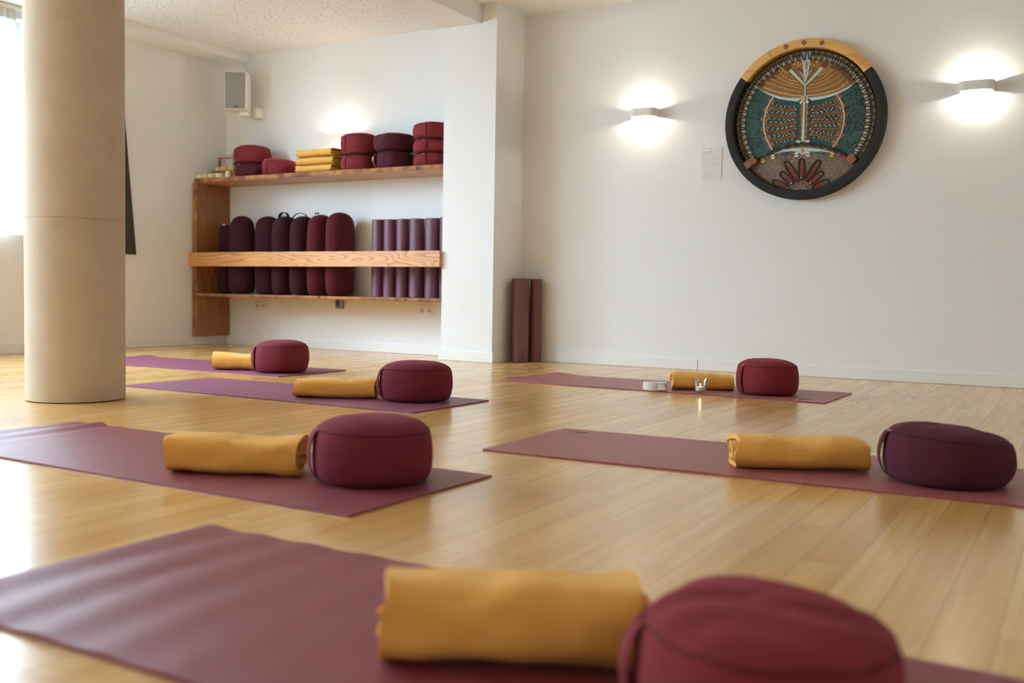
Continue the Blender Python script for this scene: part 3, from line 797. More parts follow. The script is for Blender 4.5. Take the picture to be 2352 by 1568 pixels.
# ------------------------------------------------------------------ rolled blankets
def spiral(A, B, th, turns, ex, start, step=10, ragged=None):
    """inner and outer outline of a rolled sheet (section across the roll)"""
    out, inn, arc = [], [], [0.0]
    N = int(turns*360/step)
    for i in range(N + 1):
        a = start + RAD(step)*i
        tn = RAD(step)*i/(2*pi)
        k = th*(0.0 if tn < 0.82 else ((tn - 0.82)/0.18 if tn < 1.0 else tn))
        def pt(a_, b_):
            c, s = cos(a), sin(a)
            return (math.copysign(abs(c)**ex, c)*a_, math.copysign(abs(s)**ex, s)*b_)
        a_, b_ = max(A - k, 0.002), max(B - k, 0.002)
        out.append(pt(a_, b_))
        inn.append(pt(max(a_ - 0.90*th, 0.0008), max(b_ - 0.90*th, 0.0008)))
        if i: arc.append(arc[-1] + math.dist(out[-1], out[-2]))
    return out, inn, arc
def roll_mesh(L, A, B, th, turns, ex=0.62, start=RAD(-120), nx=40, wob=0.0, rag=0.0, seed=0.0, sag=0.0, step=8, barrel=0.0, lines=None):
    out, inn, arc = spiral(A, B, th, turns, ex, start, step)
    n = len(out)
    m = MB(); m.uv = []; v = []
    for i in range(nx + 1):
        t = -1 + 2*i/nx
        x = L/2*t
        bs = 1 + sag*noise.noise(Vector((x*7 + seed, 1.3, 0))) - barrel*abs(t)**3
        for j in range(n):
            for lay, (p, q) in ((0, out[j]), (1, inn[j])):
                r = math.hypot(p/A, q/B)
                d = wob*fbm(x*9 + seed, p*14, q*14 + seed)*min(1, r*1.2)
                e = rag*(noise.noise(Vector((j*0.09, seed + t*3, 0))) + 0.14*noise.noise(Vector((j*0.3, seed, 3))))*abs(t)**6*(1 if t > 0 else -1)
                hh = max(0.0008, (B + q*(1 + d/max(B, 0.02)))*(bs if q > -B*0.9 else 1))
                v.append((x + e, p*(1 + d/max(A, 0.02)), hh))
                m.uv.append((x, arc[j]))
    f = []
    I = lambda i, j, l: i*2*n + j*2 + l
    for i in range(nx):
        for j in range(n - 1):
            f.append((I(i, j, 0), I(i + 1, j, 0), I(i + 1, j + 1, 0), I(i, j + 1, 0)))
            f.append((I(i, j, 1), I(i, j + 1, 1), I(i + 1, j + 1, 1), I(i + 1, j, 1)))
        f.append((I(i, 0, 0), I(i, 0, 1), I(i + 1, 0, 1), I(i + 1, 0, 0)))
        f.append((I(i, n - 1, 0), I(i + 1, n - 1, 0), I(i + 1, n - 1, 1), I(i, n - 1, 1)))
    for j in range(n - 1):
        f.append((I(0, j, 0), I(0, j + 1, 0), I(0, j + 1, 1), I(0, j, 1)))
        f.append((I(nx, j, 0), I(nx, j, 1), I(nx, j + 1, 1), I(nx, j + 1, 0)))
    m.v = v; m.f = f
    return m
def blanket(label, x, y, L, H, yaw, seed, D=0.15, rag=0.014, sag=0.14, wob=0.0058, turns=2.6, th=None, ex=0.74):
    m = roll_mesh(L, D/2, H/2, th or H/2/3.1, turns, ex, RAD(-6), 44, wob, rag, seed, sag)
    o = m.build('rolled_blanket', M['ochre'], smooth=RAD(55))
    o.location = (x, y, MZ); o.rotation_euler = (0, 0, yaw)
    return tag(o, label, 'blanket', 'ochre blankets rolled up on the yoga mats')
Y27 = RAD(27)
blanket('rolled ochre waffle blanket on the farthest yoga mat, tucked behind its cushion', -4.575, 4.477, 0.26, 0.100, Y27, 1.1)
blanket('rolled ochre waffle blanket on the yoga mat at the column foot', -3.063, 3.635, 0.382, 0.090, Y27, 2.7)
blanket('wide flattened ochre blanket roll on the rippled yoga mat, middle of the left row', -2.031, 1.995, 0.366, 0.104, Y27, 4.9, sag=0.16, wob=0.008, ex=0.60)
blanket('big blurred ochre blanket roll nearest the camera', -0.684, 1.190, 0.352, 0.122, Y27, 6.3, sag=0.12, rag=0.026, wob=0.009, ex=0.72)
blanket('rolled ochre blanket behind the tealight and strap, along the drum wall', -1.812, 5.182, 0.32, 0.088, RAD(28), 8.8, rag=0.02, sag=0.2)
blanket('rolled ochre blanket on the right-hand yoga mat, left of the dark cushion', -0.743, 2.999, 0.388, 0.094, Y27, 3.3, rag=0.02, sag=0.18)

# ------------------------------------------------------------------ tealight in a glass and coiled strap on the mat by the drum wall
t = thing('tealight_holder', 'lit white tealight in a small clear glass on the reddish mat', 'candle holder', (-1.746, 4.972, MZ))
MB().lathe([(0.0, 0.0), (0.026, 0.0), (0.0285, 0.004), (0.031, 0.02), (0.037, 0.066), (0.040, 0.074), (0.0415, 0.078), (0.0395, 0.0785), (0.037, 0.073), (0.0335, 0.062), (0.028, 0.014), (0.024, 0.011), (0.0, 0.011)], 40, caps=False).build('glass', M['tumbler'], t)
MB().lathe([(0.0, 0.0115), (0.0195, 0.0115), (0.0195, 0.031), (0.0185, 0.0315), (0.0180, 0.029), (0.0, 0.028)], 32, caps=False).build('tealight', M['wax'], t)
fl_ = MB().lathe([(0.0, 0.029), (0.0022, 0.032), (0.0030, 0.036), (0.0018, 0.042), (0.0, 0.048)], 12, caps=False).build('flame', M['flame'], t)
ld = bpy.data.lights.new('candle_light', 'POINT'); ld.energy = 0.04; ld.color = (1.0, 0.6, 0.28); ld.shadow_soft_size = 0.004
lo = bpy.data.objects.new('candle_light', ld); COL.objects.link(lo); lo.parent = t; lo.location = (0, 0, 0.052)

t = thing('yoga_strap', 'coiled off-white yoga strap beside the rolled blanket on the reddish mat', 'strap', (-2.000, 4.980, MZ), RAD(8))
o_, i_, _a = spiral(0.066, 0.046, 0.0045, 5.5, 1.0, RAD(-60), 10)
g = MB(); n = len(o_)
v = []
for p, q in zip(o_, i_): v += [(p[0], p[1], 0.0005), (p[0], p[1], 0.040), (q[0], q[1], 0.0005), (q[0], q[1], 0.040)]
f = []
for j in range(n - 1):
    a = j*4; b = a + 4
    f += [(a, b, b + 1, a + 1), (a + 2, a + 3, b + 3, b + 2), (a + 1, b + 1, b + 3, a + 3), (a, a + 2, b + 2, b)]
f += [(0, 1, 3, 2), (n*4 - 4, n*4 - 2, n*4 - 1, n*4 - 3)]
g.add(v, f).build('webbing_coil', M['strap'], t)
tl = MB()
tl.add([(0.030, -0.046, 0.038), (0.054, -0.036, 0.036), (0.072, -0.052, 0.003), (0.028, -0.060, 0.003), (0.030, -0.050, 0.040), (0.054, -0.040, 0.038), (0.074, -0.056, 0.006), (0.028, -0.064, 0.006)],
       [(0, 1, 2, 3), (4, 7, 6, 5), (0, 4, 5, 1), (1, 5, 6, 2), (2, 6, 7, 3), (3, 7, 4, 0)])
tl.build('webbing_tail', M['strap'], t, smooth=0)
MB().tube([(0.010 + 0.021*cos(k*2*pi/20), -0.066 + 0.012*sin(k*2*pi/20), 0.0035) for k in range(20)], 0.0024, 8, closed=True).build('ring_buckle', M['chrome'], t)

# ------------------------------------------------------------------ two rolled mats leaning in the corner
def mat_roll(label, x, y, z, R, H, seed, matname, group, lean=(0, 0), ex=1.0, rz=0.0, A=None):
    m = roll_mesh(H, A or R, R, 0.0062, min(7.5, (min(R, A or R) - 0.008)/0.0062), ex, RAD(-60), 6, 0.0, 0.0025, seed, 0.0, 10)
    # stand the roll up: its axis becomes vertical
    m.v = [(p[2] - R, p[1], p[0] + H/2) for p in m.v]
    o = m.build('rolled_yoga_mat', M[matname], smooth=RAD(50))
    o.location = (x, y, z); o.rotation_euler = (lean[0], lean[1], rz)
    return tag(o, label, 'rolled yoga mat', group)
mat_roll('wider maroon rolled yoga mat standing in the corner by the pilaster', -3.634, 6.375, 0.001, 0.064, 0.612, 1.0, 'matbrown', 'rolled mats in the corner', (RAD(-3.0), 0), 0.72, RAD(35), 0.074)
mat_roll('narrower maroon rolled yoga mat behind the wider one in the corner', -3.566, 6.486, 0.001, 0.046, 0.612, 2.0, 'matbrown', 'rolled mats in the corner', (RAD(-1.2), 0), 0.8, RAD(32), 0.050)

# ------------------------------------------------------------------ built-in wooden shelf
SX, SY = -5.5, 6.35
shelf = thing('wooden_shelf', 'rustic live-edge wooden shelf with front rail in the alcove left of the pilaster', 'shelf', (SX, SY, 0))
def live_board(x0, x1, z0, z1, yf, seed, tipr):
    """board with a wavy natural front edge; returns board and edge strip"""
    bd, ed = [], []
    n = 60
    for i in range(n + 1):
        x = x0 + (x1 - x0)*i/n
        w = 0.010*noise.noise(Vector((x*1.6 + seed, 0.3, 0))) + 0.004*noise.noise(Vector((x*7 + seed, 1.3, 0)))
        tip = tipr*max(0.0, 1 - (x - x0)/0.14)**2
        y = yf + w + tip
        zt = z1 - SZ*0; zz = 0.0015*noise.noise(Vector((x*4, seed, 2)))
        bd.append([(x - SX, 6.552 - SY, z0), (x - SX, y + 0.010 - SY, z0), (x - SX, y + 0.010 - SY, z1 + zz), (x - SX, 6.552 - SY, z1 + zz)])
        b = 0.006 + 0.004*noise.noise(Vector((x*9, seed, 5)))
        ed.append([(x - SX, y + 0.0102 - SY, z0 + 0.0004), (x - SX, y + b*0.8 - SY, z0 + 0.0004), (x - SX, y - SY, z0 + (z1 - z0)*(0.40 + 0.2*noise.noise(Vector((x*3, seed, 9))))), (x - SX, y + b - SY, z1 + zz - 0.0004), (x - SX, y + 0.0102 - SY, z1 + zz - 0.0004)])
    return MB().loft(bd), MB().loft(ed)
SZ = 0
def knots(parent, pts):
    for (x, y, z, r) in pts:
        MB().sphere((x - SX, y - SY, z), r, 12, 8, (1, 0.3, 0.8)).build('wood_knot', M['knot'], parent)
b, e = live_board(XL + 0.003, PX0 - 0.002, 1.415, 1.452, 6.146, 1.7, 0.035)
top = b.build('top_board', M['shelfx'], shelf, smooth=RAD(30))
e.build('live_edge', M['bark'], top)
knots(top, [(-5.22, 6.151, 1.433, 0.013), (-5.08, 6.151, 1.436, 0.009), (-4.42, 6.151, 1.432, 0.015)])
b, e = live_board(XL + 0.061, PX0 - 0.002, 0.430, 0.455, 6.156, 5.2, 0.0)
low = b.build('lower_board', M['shelfx'], shelf, smooth=RAD(30))
e.build('live_edge', M['bark'], low)
knots(low, [(-6.12, 6.160, 0.446, 0.014), (-5.62, 6.160, 0.442, 0.010), (-5.38, 6.160, 0.447, 0.015), (-4.52, 6.160, 0.441, 0.013)])
# upright at the window wall, natural edge to the front
pr, pe = [], []
for i in range(41):
    z = 0.080 + (1.4145 - 0.080)*i/40
    w = 0.006*noise.noise(Vector((z*3.1, 4.2, 0)))
    y = 6.162 + w
    x0, x1 = XL + 0.0145, XL + 0.058
    pr.append([(x0 - SX, y - SY, z), (x1 - SX, y - SY, z), (x1 - SX, 6.535 - SY, z), (x0 - SX, 6.535 - SY, z)])
    w2 = 0.003*noise.noise(Vector((z*11, 1.2, 0)))
    pe.append([(x0 - SX, y - 0.0002 - SY, z), (x0 + 0.004 - SX, y - 0.008 + w2 - SY, z), (x1 - 0.006 - SX, y - 0.009 - w2 - SY, z), (x1 - SX, y - 0.0002 - SY, z)])
post = MB().loft(pr).build('upright_board', M['post'], shelf, smooth=RAD(30))
MB().loft(pe).build('live_edge', M['bark'], post)
g = MB(); rr = []
for i in range(61):
    x = XL + 0.004 + (-4.185 - XL - 0.004)*i/60
    wz = 0.0025*noise.noise(Vector((x*2.1, 7, 0)))
    rr.append([(x - SX, 6.118 - SY, 0.692), (x - SX, 6.146 - SY, 0.692), (x - SX, 6.146 - SY, 0.811 + wz), (x - SX, 6.118 - SY, 0.811 + wz)])
rail = g.loft(rr).build('front_rail', M['rail'], shelf, smooth=RAD(30))
for z in (0.722, 0.782):
    MB().sphere((-4.200 - SX, 6.1175 - SY, z), 0.006, 10, 6, (1, 0.4, 1)).build('screw', M['white_plastic'], rail)
bk = MB().box(-5.532 - SX, YF - 0.006 - SY, 0.348, -5.448 - SX, YF - 0.002 - SY, 0.429)
bk.box(-5.452 - SX, YF - 0.055 - SY, 0.352, -5.448 - SX, YF - 0.004 - SY, 0.429)
bk.box(-5.500 - SX, YF - 0.05 - SY, 0.366, -5.496 - SX, YF - 0.004 - SY, 0.429)
brk = bk.build('steel_bracket', M['steel'], shelf, smooth=0)
for i, (x, z) in enumerate([(-5.523, 0.415), (-5.514, 0.398), (-5.523, 0.383), (-5.512, 0.370), (-5.524, 0.358), (-5.473, 0.398), (-5.466, 0.385), (-5.476, 0.370), (-5.460, 0.412), (-5.461, 0.358)]):
    MB().sphere((x - SX, YF - 0.0062 - SY, z), 0.0042, 8, 4, (1, 0.2, 1)).build('screw_hole', M['dark_hole'], brk)

# ------------------------------------------------------------------ cushions stacked on the top board
TZ = 1.4545
GS = 'spare cushions on the top shelf board'
def sc(label, x, y, z, r, h, seed, mat, deg=26, sw=0.075, bulge=0.0025, slope=0.0, sdir=0.0, tagz=None, dents=0.005, pull=True):
    return zafu(label, (x, y, z), r, h, hang_at(x, y, deg), seed, mat, slope, sdir, dents, 0.0, GS, sw, bulge, pull, 0.0, tagz)
sc('lower cushion of the two-high stack at the left end of the shelf', -6.292, 6.345, TZ, 0.152, 0.122, 11.1, 'aubergine', 20)
sc('upper cushion of the two-high stack at the left end of the shelf', -6.300, 6.345, TZ + 0.123, 0.156, 0.158, 12.3, 'wine', 22)
sc('single sagging cushion between the left stack and the folded blankets', -5.972, 6.335, TZ, 0.148, 0.150, 13.7, 'wine', 30, 0.075, 0.003, 0.06, RAD(170))
sc('lower cushion of the stack touching the folded ochre blankets', -5.118, 6.345, TZ, 0.150, 0.130, 14.9, 'wine', 22, 0.09)
sc('upper cushion of the stack touching the folded ochre blankets', -5.122, 6.345, TZ + 0.131, 0.152, 0.178, 15.2, 'wine', 26)
sc('lower cushion with loose strap and small label, middle-right stack', -4.775, 6.340, TZ, 0.160, 0.142, 16.6, 'aubergine', 22, 0.038, 0.014, 0.0, 0.0, 0.52, 0.008, False)
sc('upper dark cushion without visible strap, middle-right stack', -4.778, 6.340, TZ + 0.143, 0.163, 0.140, 17.8, 'aubergine', 200, 0.04, 0.003, dents=0.009)
for k, (nm, hh) in enumerate((('bottom', 0.104), ('middle', 0.104), ('top', 0.132))):
    sc('%s cushion of the three-high crimson stack against the pilaster' % nm, -4.400, 6.335, TZ + 0.105*k, 0.157, hh, 18.1 + k, 'wine', 52, 0.09)

# folded blankets
GB = 'folded ochre blankets on the top shelf board'
for k, (nm, dx, dy, ry) in enumerate((('bottom', 0.0, 0.0, 0.0), ('middle', 0.004, 0.004, 0.02), ('top', 0.004, 0.0, -0.02))):
    m = roll_mesh(0.375, 0.165, 0.031, 0.0118, 2.35, 0.48, RAD(-170), 30, 0.003, 0.010, 20.0 + k, 0.05, 6)
    o = m.build('folded_blanket', M['mustard'], smooth=RAD(55))
    o.location = (-5.478 + dx, 6.342 + dy, TZ + 0.0640*k)
    o.rotation_euler = (0, 0, ry)
    tag(o, '%s of the three folded ochre blankets stacked on the shelf' % nm, 'blanket', GB)

# ------------------------------------------------------------------ bolsters standing on the lower board
LZ = 0.4575
def bolster(label, x, y, a, b, H, seed, mat, handle=None, lean=0.0, flat=False):
    t = thing('bolster', label, 'bolster', (x, y, LZ), 0, 'bolsters on the lower shelf board')
    prof = [(0.0, 0.0), (0.45, 0.0), (0.75, 0.008), (0.88, 0.03), (0.945, 0.075), (0.975, 0.15), (0.99, 0.3), (1.0, 0.5), (0.99, 0.68), (0.965, 0.80), (0.93, 0.865), (0.905, 0.893), (0.885, 0.905), (0.80, 0.935), (0.62, 0.968), (0.38, 0.990), (0.15, 0.999), (0, 1)]
    if flat: prof = prof[:11] + [(0.90, 0.90), (0.85, 0.925), (0.70, 0.945), (0.5, 0.953), (0.3, 0.957), (0.12, 0.959), (0, 0.96)]
    n = 56; rings = []
    def pt(th, pr, z):
        k = 1 + 0.03*fbm(cos(th) + seed, sin(th), z*2.2, 1.4)
        return (a*pr*cos(th)*k + lean*z, b*pr*sin(th)*k, z*H)
    for pr, z in prof[1:-1]: rings.append([pt(2*pi*i/n, pr, z) for i in range(n)])
    MB().loft(rings).build('bolster_body', M[mat], t, smooth=RAD(60))
    MB().tube([pt(2*pi*i/n, 0.893, 0.898) for i in range(n)], 0.0014, 6, closed=True).build('seam', M['seam'], t)
    if handle == 'loop':
        g = MB(); v = []
        for i in range(17):
            u = -1 + 2*i/16
            xx, zz = 0.05*u, 0.052*math.sqrt(max(0, 1 - u*u*0.96))
            for w in (-0.016, 0.016):
                for lay in (0, 0.003): v.append((xx + 0.02*lean*0 + (lay*u), w - 0.03, H*0.965 + zz + lay))
        f = []
        for i in range(16):
            o = i*4; q = o + 4
            f += [(o, o + 2, q + 2, q), (o + 1, q + 1, q + 3, o + 3), (o, q, q + 1, o + 1), (o + 2, o + 3, q + 3, q + 2)]
        g.add(v, f).build('carry_handle', M[mat], t, smooth=RAD(40))
    if handle == 'arch':
        MB().tube([(0.085*u, -0.05, H*0.94 + 0.062*math.sqrt(max(0, 1 - u*u*0.98))) for u in [-1 + i/10 for i in range(21)]], 0.009, 8, flat=0.35).build('carry_handle', M[mat], t)
    if handle == 'tag':
        MB().box(-0.020, -0.062, H*0.955, 0.020, -0.057, H*0.955 + 0.044).build('fabric_tab', M[mat], t, bevel=0.002)
        MB().box(-0.012, -0.0632, H*0.955 + 0.006, 0.012, -0.062, H*0.955 + 0.030).build('sewn_label', M['label_white'], t)
    if handle == 'white':
        MB().box(-0.010, -0.062, H*0.945, 0.014, -0.056, H*0.945 + 0.015).build('sewn_label', M['label_white'], t)
    return t
bolster('short flat-topped bolster at the far left, half hidden against the upright', -6.672, 6.432, 0.076, 0.095, 0.635, 1.0, 'bolster_shaded', 'white', flat=True)
bolster('broad dark bolster with a round top, second from the shelf upright', -6.392, 6.318, 0.112, 0.112, 0.675, 2.0, 'bolster_shaded')
bolster('dark bolster with a plain top, third from the shelf upright', -6.188, 6.424, 0.110, 0.122, 0.675, 3.0, 'bolster_shaded')
bolster('dark bolster with a small upright fabric loop on top', -5.925, 6.364, 0.090, 0.148, 0.665, 4.0, 'bolster_shaded', 'loop')
bolster('dark bolster with a wide arched handle on top', -5.725, 6.364, 0.090, 0.148, 0.660, 5.0, 'bolster_shaded', 'arch')
bolster('dark red bolster with a dark labelled tab on top', -5.535, 6.364, 0.090, 0.148, 0.668, 6.0, 'bolster_wine_shaded', 'tag')
bolster('rightmost wine-red bolster, in full view beside the bare wall', -5.335, 6.364, 0.094, 0.150, 0.682, 7.0, 'bolster_wine_shaded')

# rolled mats standing on the lower board
XR_ = (-4.960, -4.840, -4.716, -4.580, -4.430)
LR = ('leftmost of the rolled purple mats, beside the bare wall', 'second rolled purple mat from the left on the lower board', 'middle one of the five fully seen rolled purple mats', 'second thickest rolled purple mat, fourth from the left', 'rolled purple mat nearest the pilaster that is fully seen')
for k, x in enumerate(XR_):
    mat_roll(LR[k], x, 6.385, LZ, (0.052, 0.055, 0.053, 0.061, 0.060)[k], 0.615, 30.0 + k, 'matroll', 'rolled mats on the lower shelf board', ex=1.0, rz=RAD(200 + 25*k))
mat_roll('sliver of a rolled purple mat cut off by the pilaster edge', -4.300, 6.385, LZ, 0.056, 0.618, 36.0, 'matroll', 'rolled mats on the lower shelf board', ex=1.0)

# ------------------------------------------------------------------ candles, caddy and bottles at the left end of the top board
def candle(label, x, y, z, r, h, mat, taper=1.0):
    t = thing('pot_candle', label, 'candle', (x, y, z), 0, 'candles at the left end of the shelf')
    MB().lathe([(0, 0), (r*0.92*taper, 0), (r*taper, h*0.12), (r, h*0.6), (r, h*0.94), (r*0.93, h), (r*0.80, h), (r*0.76, h*0.92), (0, h*0.90)], 28, caps=False).build('candle_body', M[mat], t)
    MB().lathe([(0.0012, h*0.90), (0.0012, h*1.12)], 6).build('wick', M['dark_hole'], t)
    return t
candle('cream candle at the very left tip of the shelf', -6.772, 6.200, TZ, 0.030, 0.036, 'cream')
candle('narrow cream candle, second in the front row on the shelf tip', -6.704, 6.195, TZ, 0.026, 0.036, 'cream')
candle('cream candle, third in the front row on the shelf tip', -6.638, 6.200, TZ, 0.032, 0.036, 'cream')
candle('pale candle at the right of the front row, before the wooden caddy', -6.560, 6.212, TZ, 0.034, 0.036, 'wax')
candle('small cream candle in the second row, left', -6.752, 6.295, TZ, 0.028, 0.046, 'cream')
candle('wide cream candle in the second row, middle', -6.682, 6.297, TZ, 0.032, 0.052, 'cream')
candle('cream candle in the second row, right', -6.606, 6.297, TZ, 0.031, 0.048, 'cream')
cd = thing('wooden_caddy', 'small wooden caddy with a square handle behind the candles', 'caddy', (-6.640, 6.425, TZ))
MB().box(-0.165, -0.075, 0, 0.140, -0.065, 0.076).box(-0.165, 0.065, 0, 0.140, 0.075, 0.076).box(-0.165, -0.065, 0, -0.155, 0.065, 0.076).box(0.130, -0.065, 0, 0.140, 0.065, 0.076).box(-0.155, -0.065, 0, 0.13, 0.065, 0.008).box(-0.165, -0.083, 0.0765, 0.14, 0.075, 0.082).build('box', M['caddy'], cd, smooth=0)
MB().box(-0.150, -0.006, 0.0825, -0.134, 0.010, 0.212).box(0.118, -0.006, 0.0825, 0.134, 0.010, 0.212).box(-0.150, -0.006, 0.198, 0.134, 0.010, 0.214).build('handle', M['caddy'], cd, smooth=0)
candle('yellowish candle on the caddy rim, left', -6.745, 6.378, TZ + 0.0825, 0.027, 0.036, 'yellow_wax')
candle('yellowish candle on the caddy rim, middle', -6.672, 6.378, TZ + 0.0825, 0.032, 0.040, 'yellow_wax')
candle('yellowish candle on the caddy rim beside the stacked cushions', -6.590, 6.385, TZ + 0.0825, 0.033, 0.046, 'yellow_wax')
bt = thing('bottle', 'black glass bottle behind the caddy beside the stacked cushions', 'bottle', (-6.672, 6.520, TZ))
MB().lathe([(0, 0), (0.019, 0), (0.021, 0.004), (0.021, 0.16), (0.017, 0.185), (0.008, 0.20), (0.008, 0.215), (0, 0.215)], 24, caps=False).build('bottle_body', M['black_glass'], bt)
MB().lathe([(0, 0.2155), (0.012, 0.2155), (0.012, 0.250), (0.010, 0.254), (0, 0.254)], 20, caps=False).build('bottle_cap', M['black_glass'], bt)
bt = thing('bottle', 'frosted white bottle behind the caddy near the wall corner', 'bottle', (-6.735, 6.522, TZ))
MB().lathe([(0, 0), (0.024, 0), (0.026, 0.005), (0.026, 0.19), (0.020, 0.215), (0.010, 0.228), (0.010, 0.238), (0, 0.238)], 24, caps=False).build('bottle_body', M['frosted'], bt)
MB().lathe([(0, 0.2385), (0.014, 0.2385), (0.014, 0.262), (0.008, 0.280), (0, 0.282)], 20, caps=False).build('pump_cap', M['white_plastic'], bt)
o = MB().lathe([(0, 0), (0.026, 0), (0.027, 0.004), (0.019, 0.056), (0.016, 0.058), (0.015, 0.054), (0, 0.052)], 28, caps=False).build('oil_burner', M['wax'])
o.location = (-6.478, 6.235, TZ); tag(o, 'small white conical pot beside the stacked cushions', 'pot')

# ------------------------------------------------------------------ loudspeaker in the corner
sp_rz = math.atan2(0.55, 0.83)
sk = thing('loudspeaker', 'small white loudspeaker high in the corner under the soffit', 'speaker', (-6.455, 6.322, 2.035), sp_rz)
MB().box(-0.095, -0.085, 0, 0.095, 0.085, 0.325).build('cabinet', M['white_plastic'], sk, smooth=RAD(30), bevel=0.006)
gr = MB().box(-0.088, -0.0895, 0.008, 0.082, -0.0852, 0.316).build('grille', M['grille'], sk, smooth=RAD(30), bevel=0.002)
MB().box(-0.014, -0.0915, 0.020, 0.018, -0.0897, 0.032).build('badge', M['badge'], gr, smooth=0)
br = MB()
R_ = Matrix.Rotation(-sp_rz, 3, 'Z')
br.box(0.02, -0.02, -0.040, 0.095, 0.085, -0.0005)
p0 = R_ @ Vector((-6.42 + 6.455, 6.548 - 6.322, 0))
br.box(-0.04, -0.085, -0.035, 0.045, 0.004, 0.050, R_, p0)
br.build('wall_bracket', M['white_plastic'], sk, bevel=0.003)
c_ = [R_ @ Vector(q) for q in ((-0.06, 0.16, 0.30), (-0.09, 0.20, 0.37), (-0.13, 0.222, 0.42), (-0.16, 0.226, 0.468))]
MB().tube(c_, 0.004, 8).build('cable', M['white_plastic'], sk)

# ------------------------------------------------------------------ up-and-down wall lamps
def wall_lamp(x, label):
    W, D, H, th = 0.192, 0.102, 0.056, 0.006
    t = thing('wall_lamp', label, 'wall lamp', (x, YF, 1.746), 0, 'white up-and-down wall lamps')
    def outline(off):
        hw, d, r = W/2 - off, D - off, 0.045 - off
        pts = [(-hw, 0.0)]
        for i in range(11): pts.append((-hw + r - r*cos(pi/2*i/10), -d + r - r*sin(pi/2*i/10)))
        for i in range(11): pts.append((hw - r + r*sin(pi/2*i/10), -d + r - r*cos(pi/2*i/10)))
        pts.append((hw, 0.0))
        return pts
    o_, i_ = outline(0), outline(th)
    v = []; f = []; n = len(o_)
    for a, b in zip(o_, i_):
        v += [(a[0], a[1], 0), (a[0], a[1], H), (b[0], b[1], 0), (b[0], b[1], H)]
    for k in range(n - 1):
        p = k*4; q = p + 4
        f += [(p, q, q + 1, p + 1), (p + 2, p + 3, q + 3, q + 2), (p + 1, q + 1, q + 3, p + 3), (p, p + 2, q + 2, q)]
    f += [(0, 1, 3, 2), (n*4 - 4, n*4 - 2, n*4 - 1, n*4 - 3)]
    MB().add(v, f).build('lamp_housing', M['lamp'], t, smooth=RAD(40))
    MB().box(-0.05, -0.012, 0.006, 0.05, -0.0005, H - 0.006).build('back_plate', M['lamp'], t, smooth=0)
    MB().tube([(-0.034, -0.052, H/2), (0.034, -0.052, H/2)], 0.0045, 10).build('bulb', M['bulb'], t)
    for dz in (0.0085, -0.0085):
        ld = bpy.data.lights.new('lamp_light', 'POINT')
        ld.energy = LAMP_W/2; ld.color = (1.0, 0.90, 0.76); ld.shadow_soft_size = 0.007
        lo = bpy.data.objects.new('lamp_light', ld); COL.objects.link(lo); lo.parent = t
        lo.location = (0, -0.052, H/2 + dz)
    return t

wall_lamp(-2.745, 'lit white wall lamp left of the big round drum')
wall_lamp(-0.637, 'lit white wall lamp right of the big round drum')
wall_lamp(-5.452, 'lit white wall lamp above the shelf, partly behind stacked cushions')

# ------------------------------------------------------------------ sockets, info sheet, hanging cloth
def socket(x, label):
    t = thing('power_socket', label, 'socket', (x, YF, 0.353), 0, 'double wall sockets under the shelf')
    MB().box(-0.0775, -0.010, -0.041, 0.0775, -0.0005, 0.041).build('frame', M['white_plastic'], t, bevel=0.003)
    for s in (-1, 1):
        c = MB(); cx = s*0.0355
        prof = [(0.0215, 0.0), (0.0215, -0.003), (0.0195, -0.003), (0.0185, 0.0)]
        c.ringsec(0.0185, 0.0215, -0.0135, -0.0095, n=32)
        c.v = [(p[0] + cx, p[1], p[2]) for p in c.v]
        k = c.build('socket_ring', M['white_plastic'], t)
        d = MB().prism([(cx + 0.0184*cos(2*pi*i/28), 0.0184*sin(2*pi*i/28)) for i in range(28)], -0.0106, -0.0098).build('socket_well', M['socket_dark'], t)
        MB().sphere((cx - 0.0095, -0.0108, 0), 0.003, 8, 6, (1, 0.3, 1)).sphere((cx + 0.0095, -0.0108, 0), 0.003, 8, 6, (1, 0.3, 1)).build('pin_holes', M['dark_hole'], d)
    return t
socket(-6.394, 'double white socket near the shelf upright, under the lower board')
socket(-4.599, 'double white socket near the pilaster, under the lower board')

ps = thing('information_sheet', 'pale printed sheet in a clear holder left of the drum', 'sign', (-2.264, YF, 1.405))
MB().box(-0.072, -0.0035, -0.105, 0.072, -0.0010, 0.105).build('paper', plain('printed_paper', rgb(238, 238, 235), 0.7), ps, smooth=0)
MB().box(-0.0745, -0.0068, -0.108, 0.0745, -0.0045, 0.108).build('clear_cover', M['acrylic'], ps, smooth=0)
MB().sphere((-0.002, -0.008, 0.098), 0.004, 10, 6, (1, 0.5, 1)).build('pin', M['steel'], ps)
rnd = random.Random(5)
tx = MB()
LN = [(0.081, 0.055, 1.4)] + [(0.068 - 0.0102*i - (0.003 if i > 1 else 0) - (0.003 if i > 4 else 0) - (0.003 if i > 6 else 0), w, 0.8) for i, w in enumerate((0.128, 0.124, 0.104, 0.120, 0.114, 0.122, 0.130, 0.124, 0.042))] + [(-0.056 - 0.0098*i, w, 0.7) for i, w in enumerate((0.054, 0.054, 0.120, 0.108, 0.048))]
for z, w, k in LN:
    x = -0.066
    while x < -0.066 + w:
        L = rnd.uniform(0.006, 0.020)
        pts = []
        m = max(4, int(L/0.0011))
        for i in range(m + 1):
            pts.append((x + L*i/m, -0.0037, z + 0.0016*k*(1 if i % 2 else -1)*rnd.uniform(0.4, 1.2)))
        tx.tube(pts, 0.00042*k, 4)
        x += L + 0.004
tx.build('handwriting', plain('grey_ink', rgb(150, 146, 142), 0.8), ps, smooth=0)

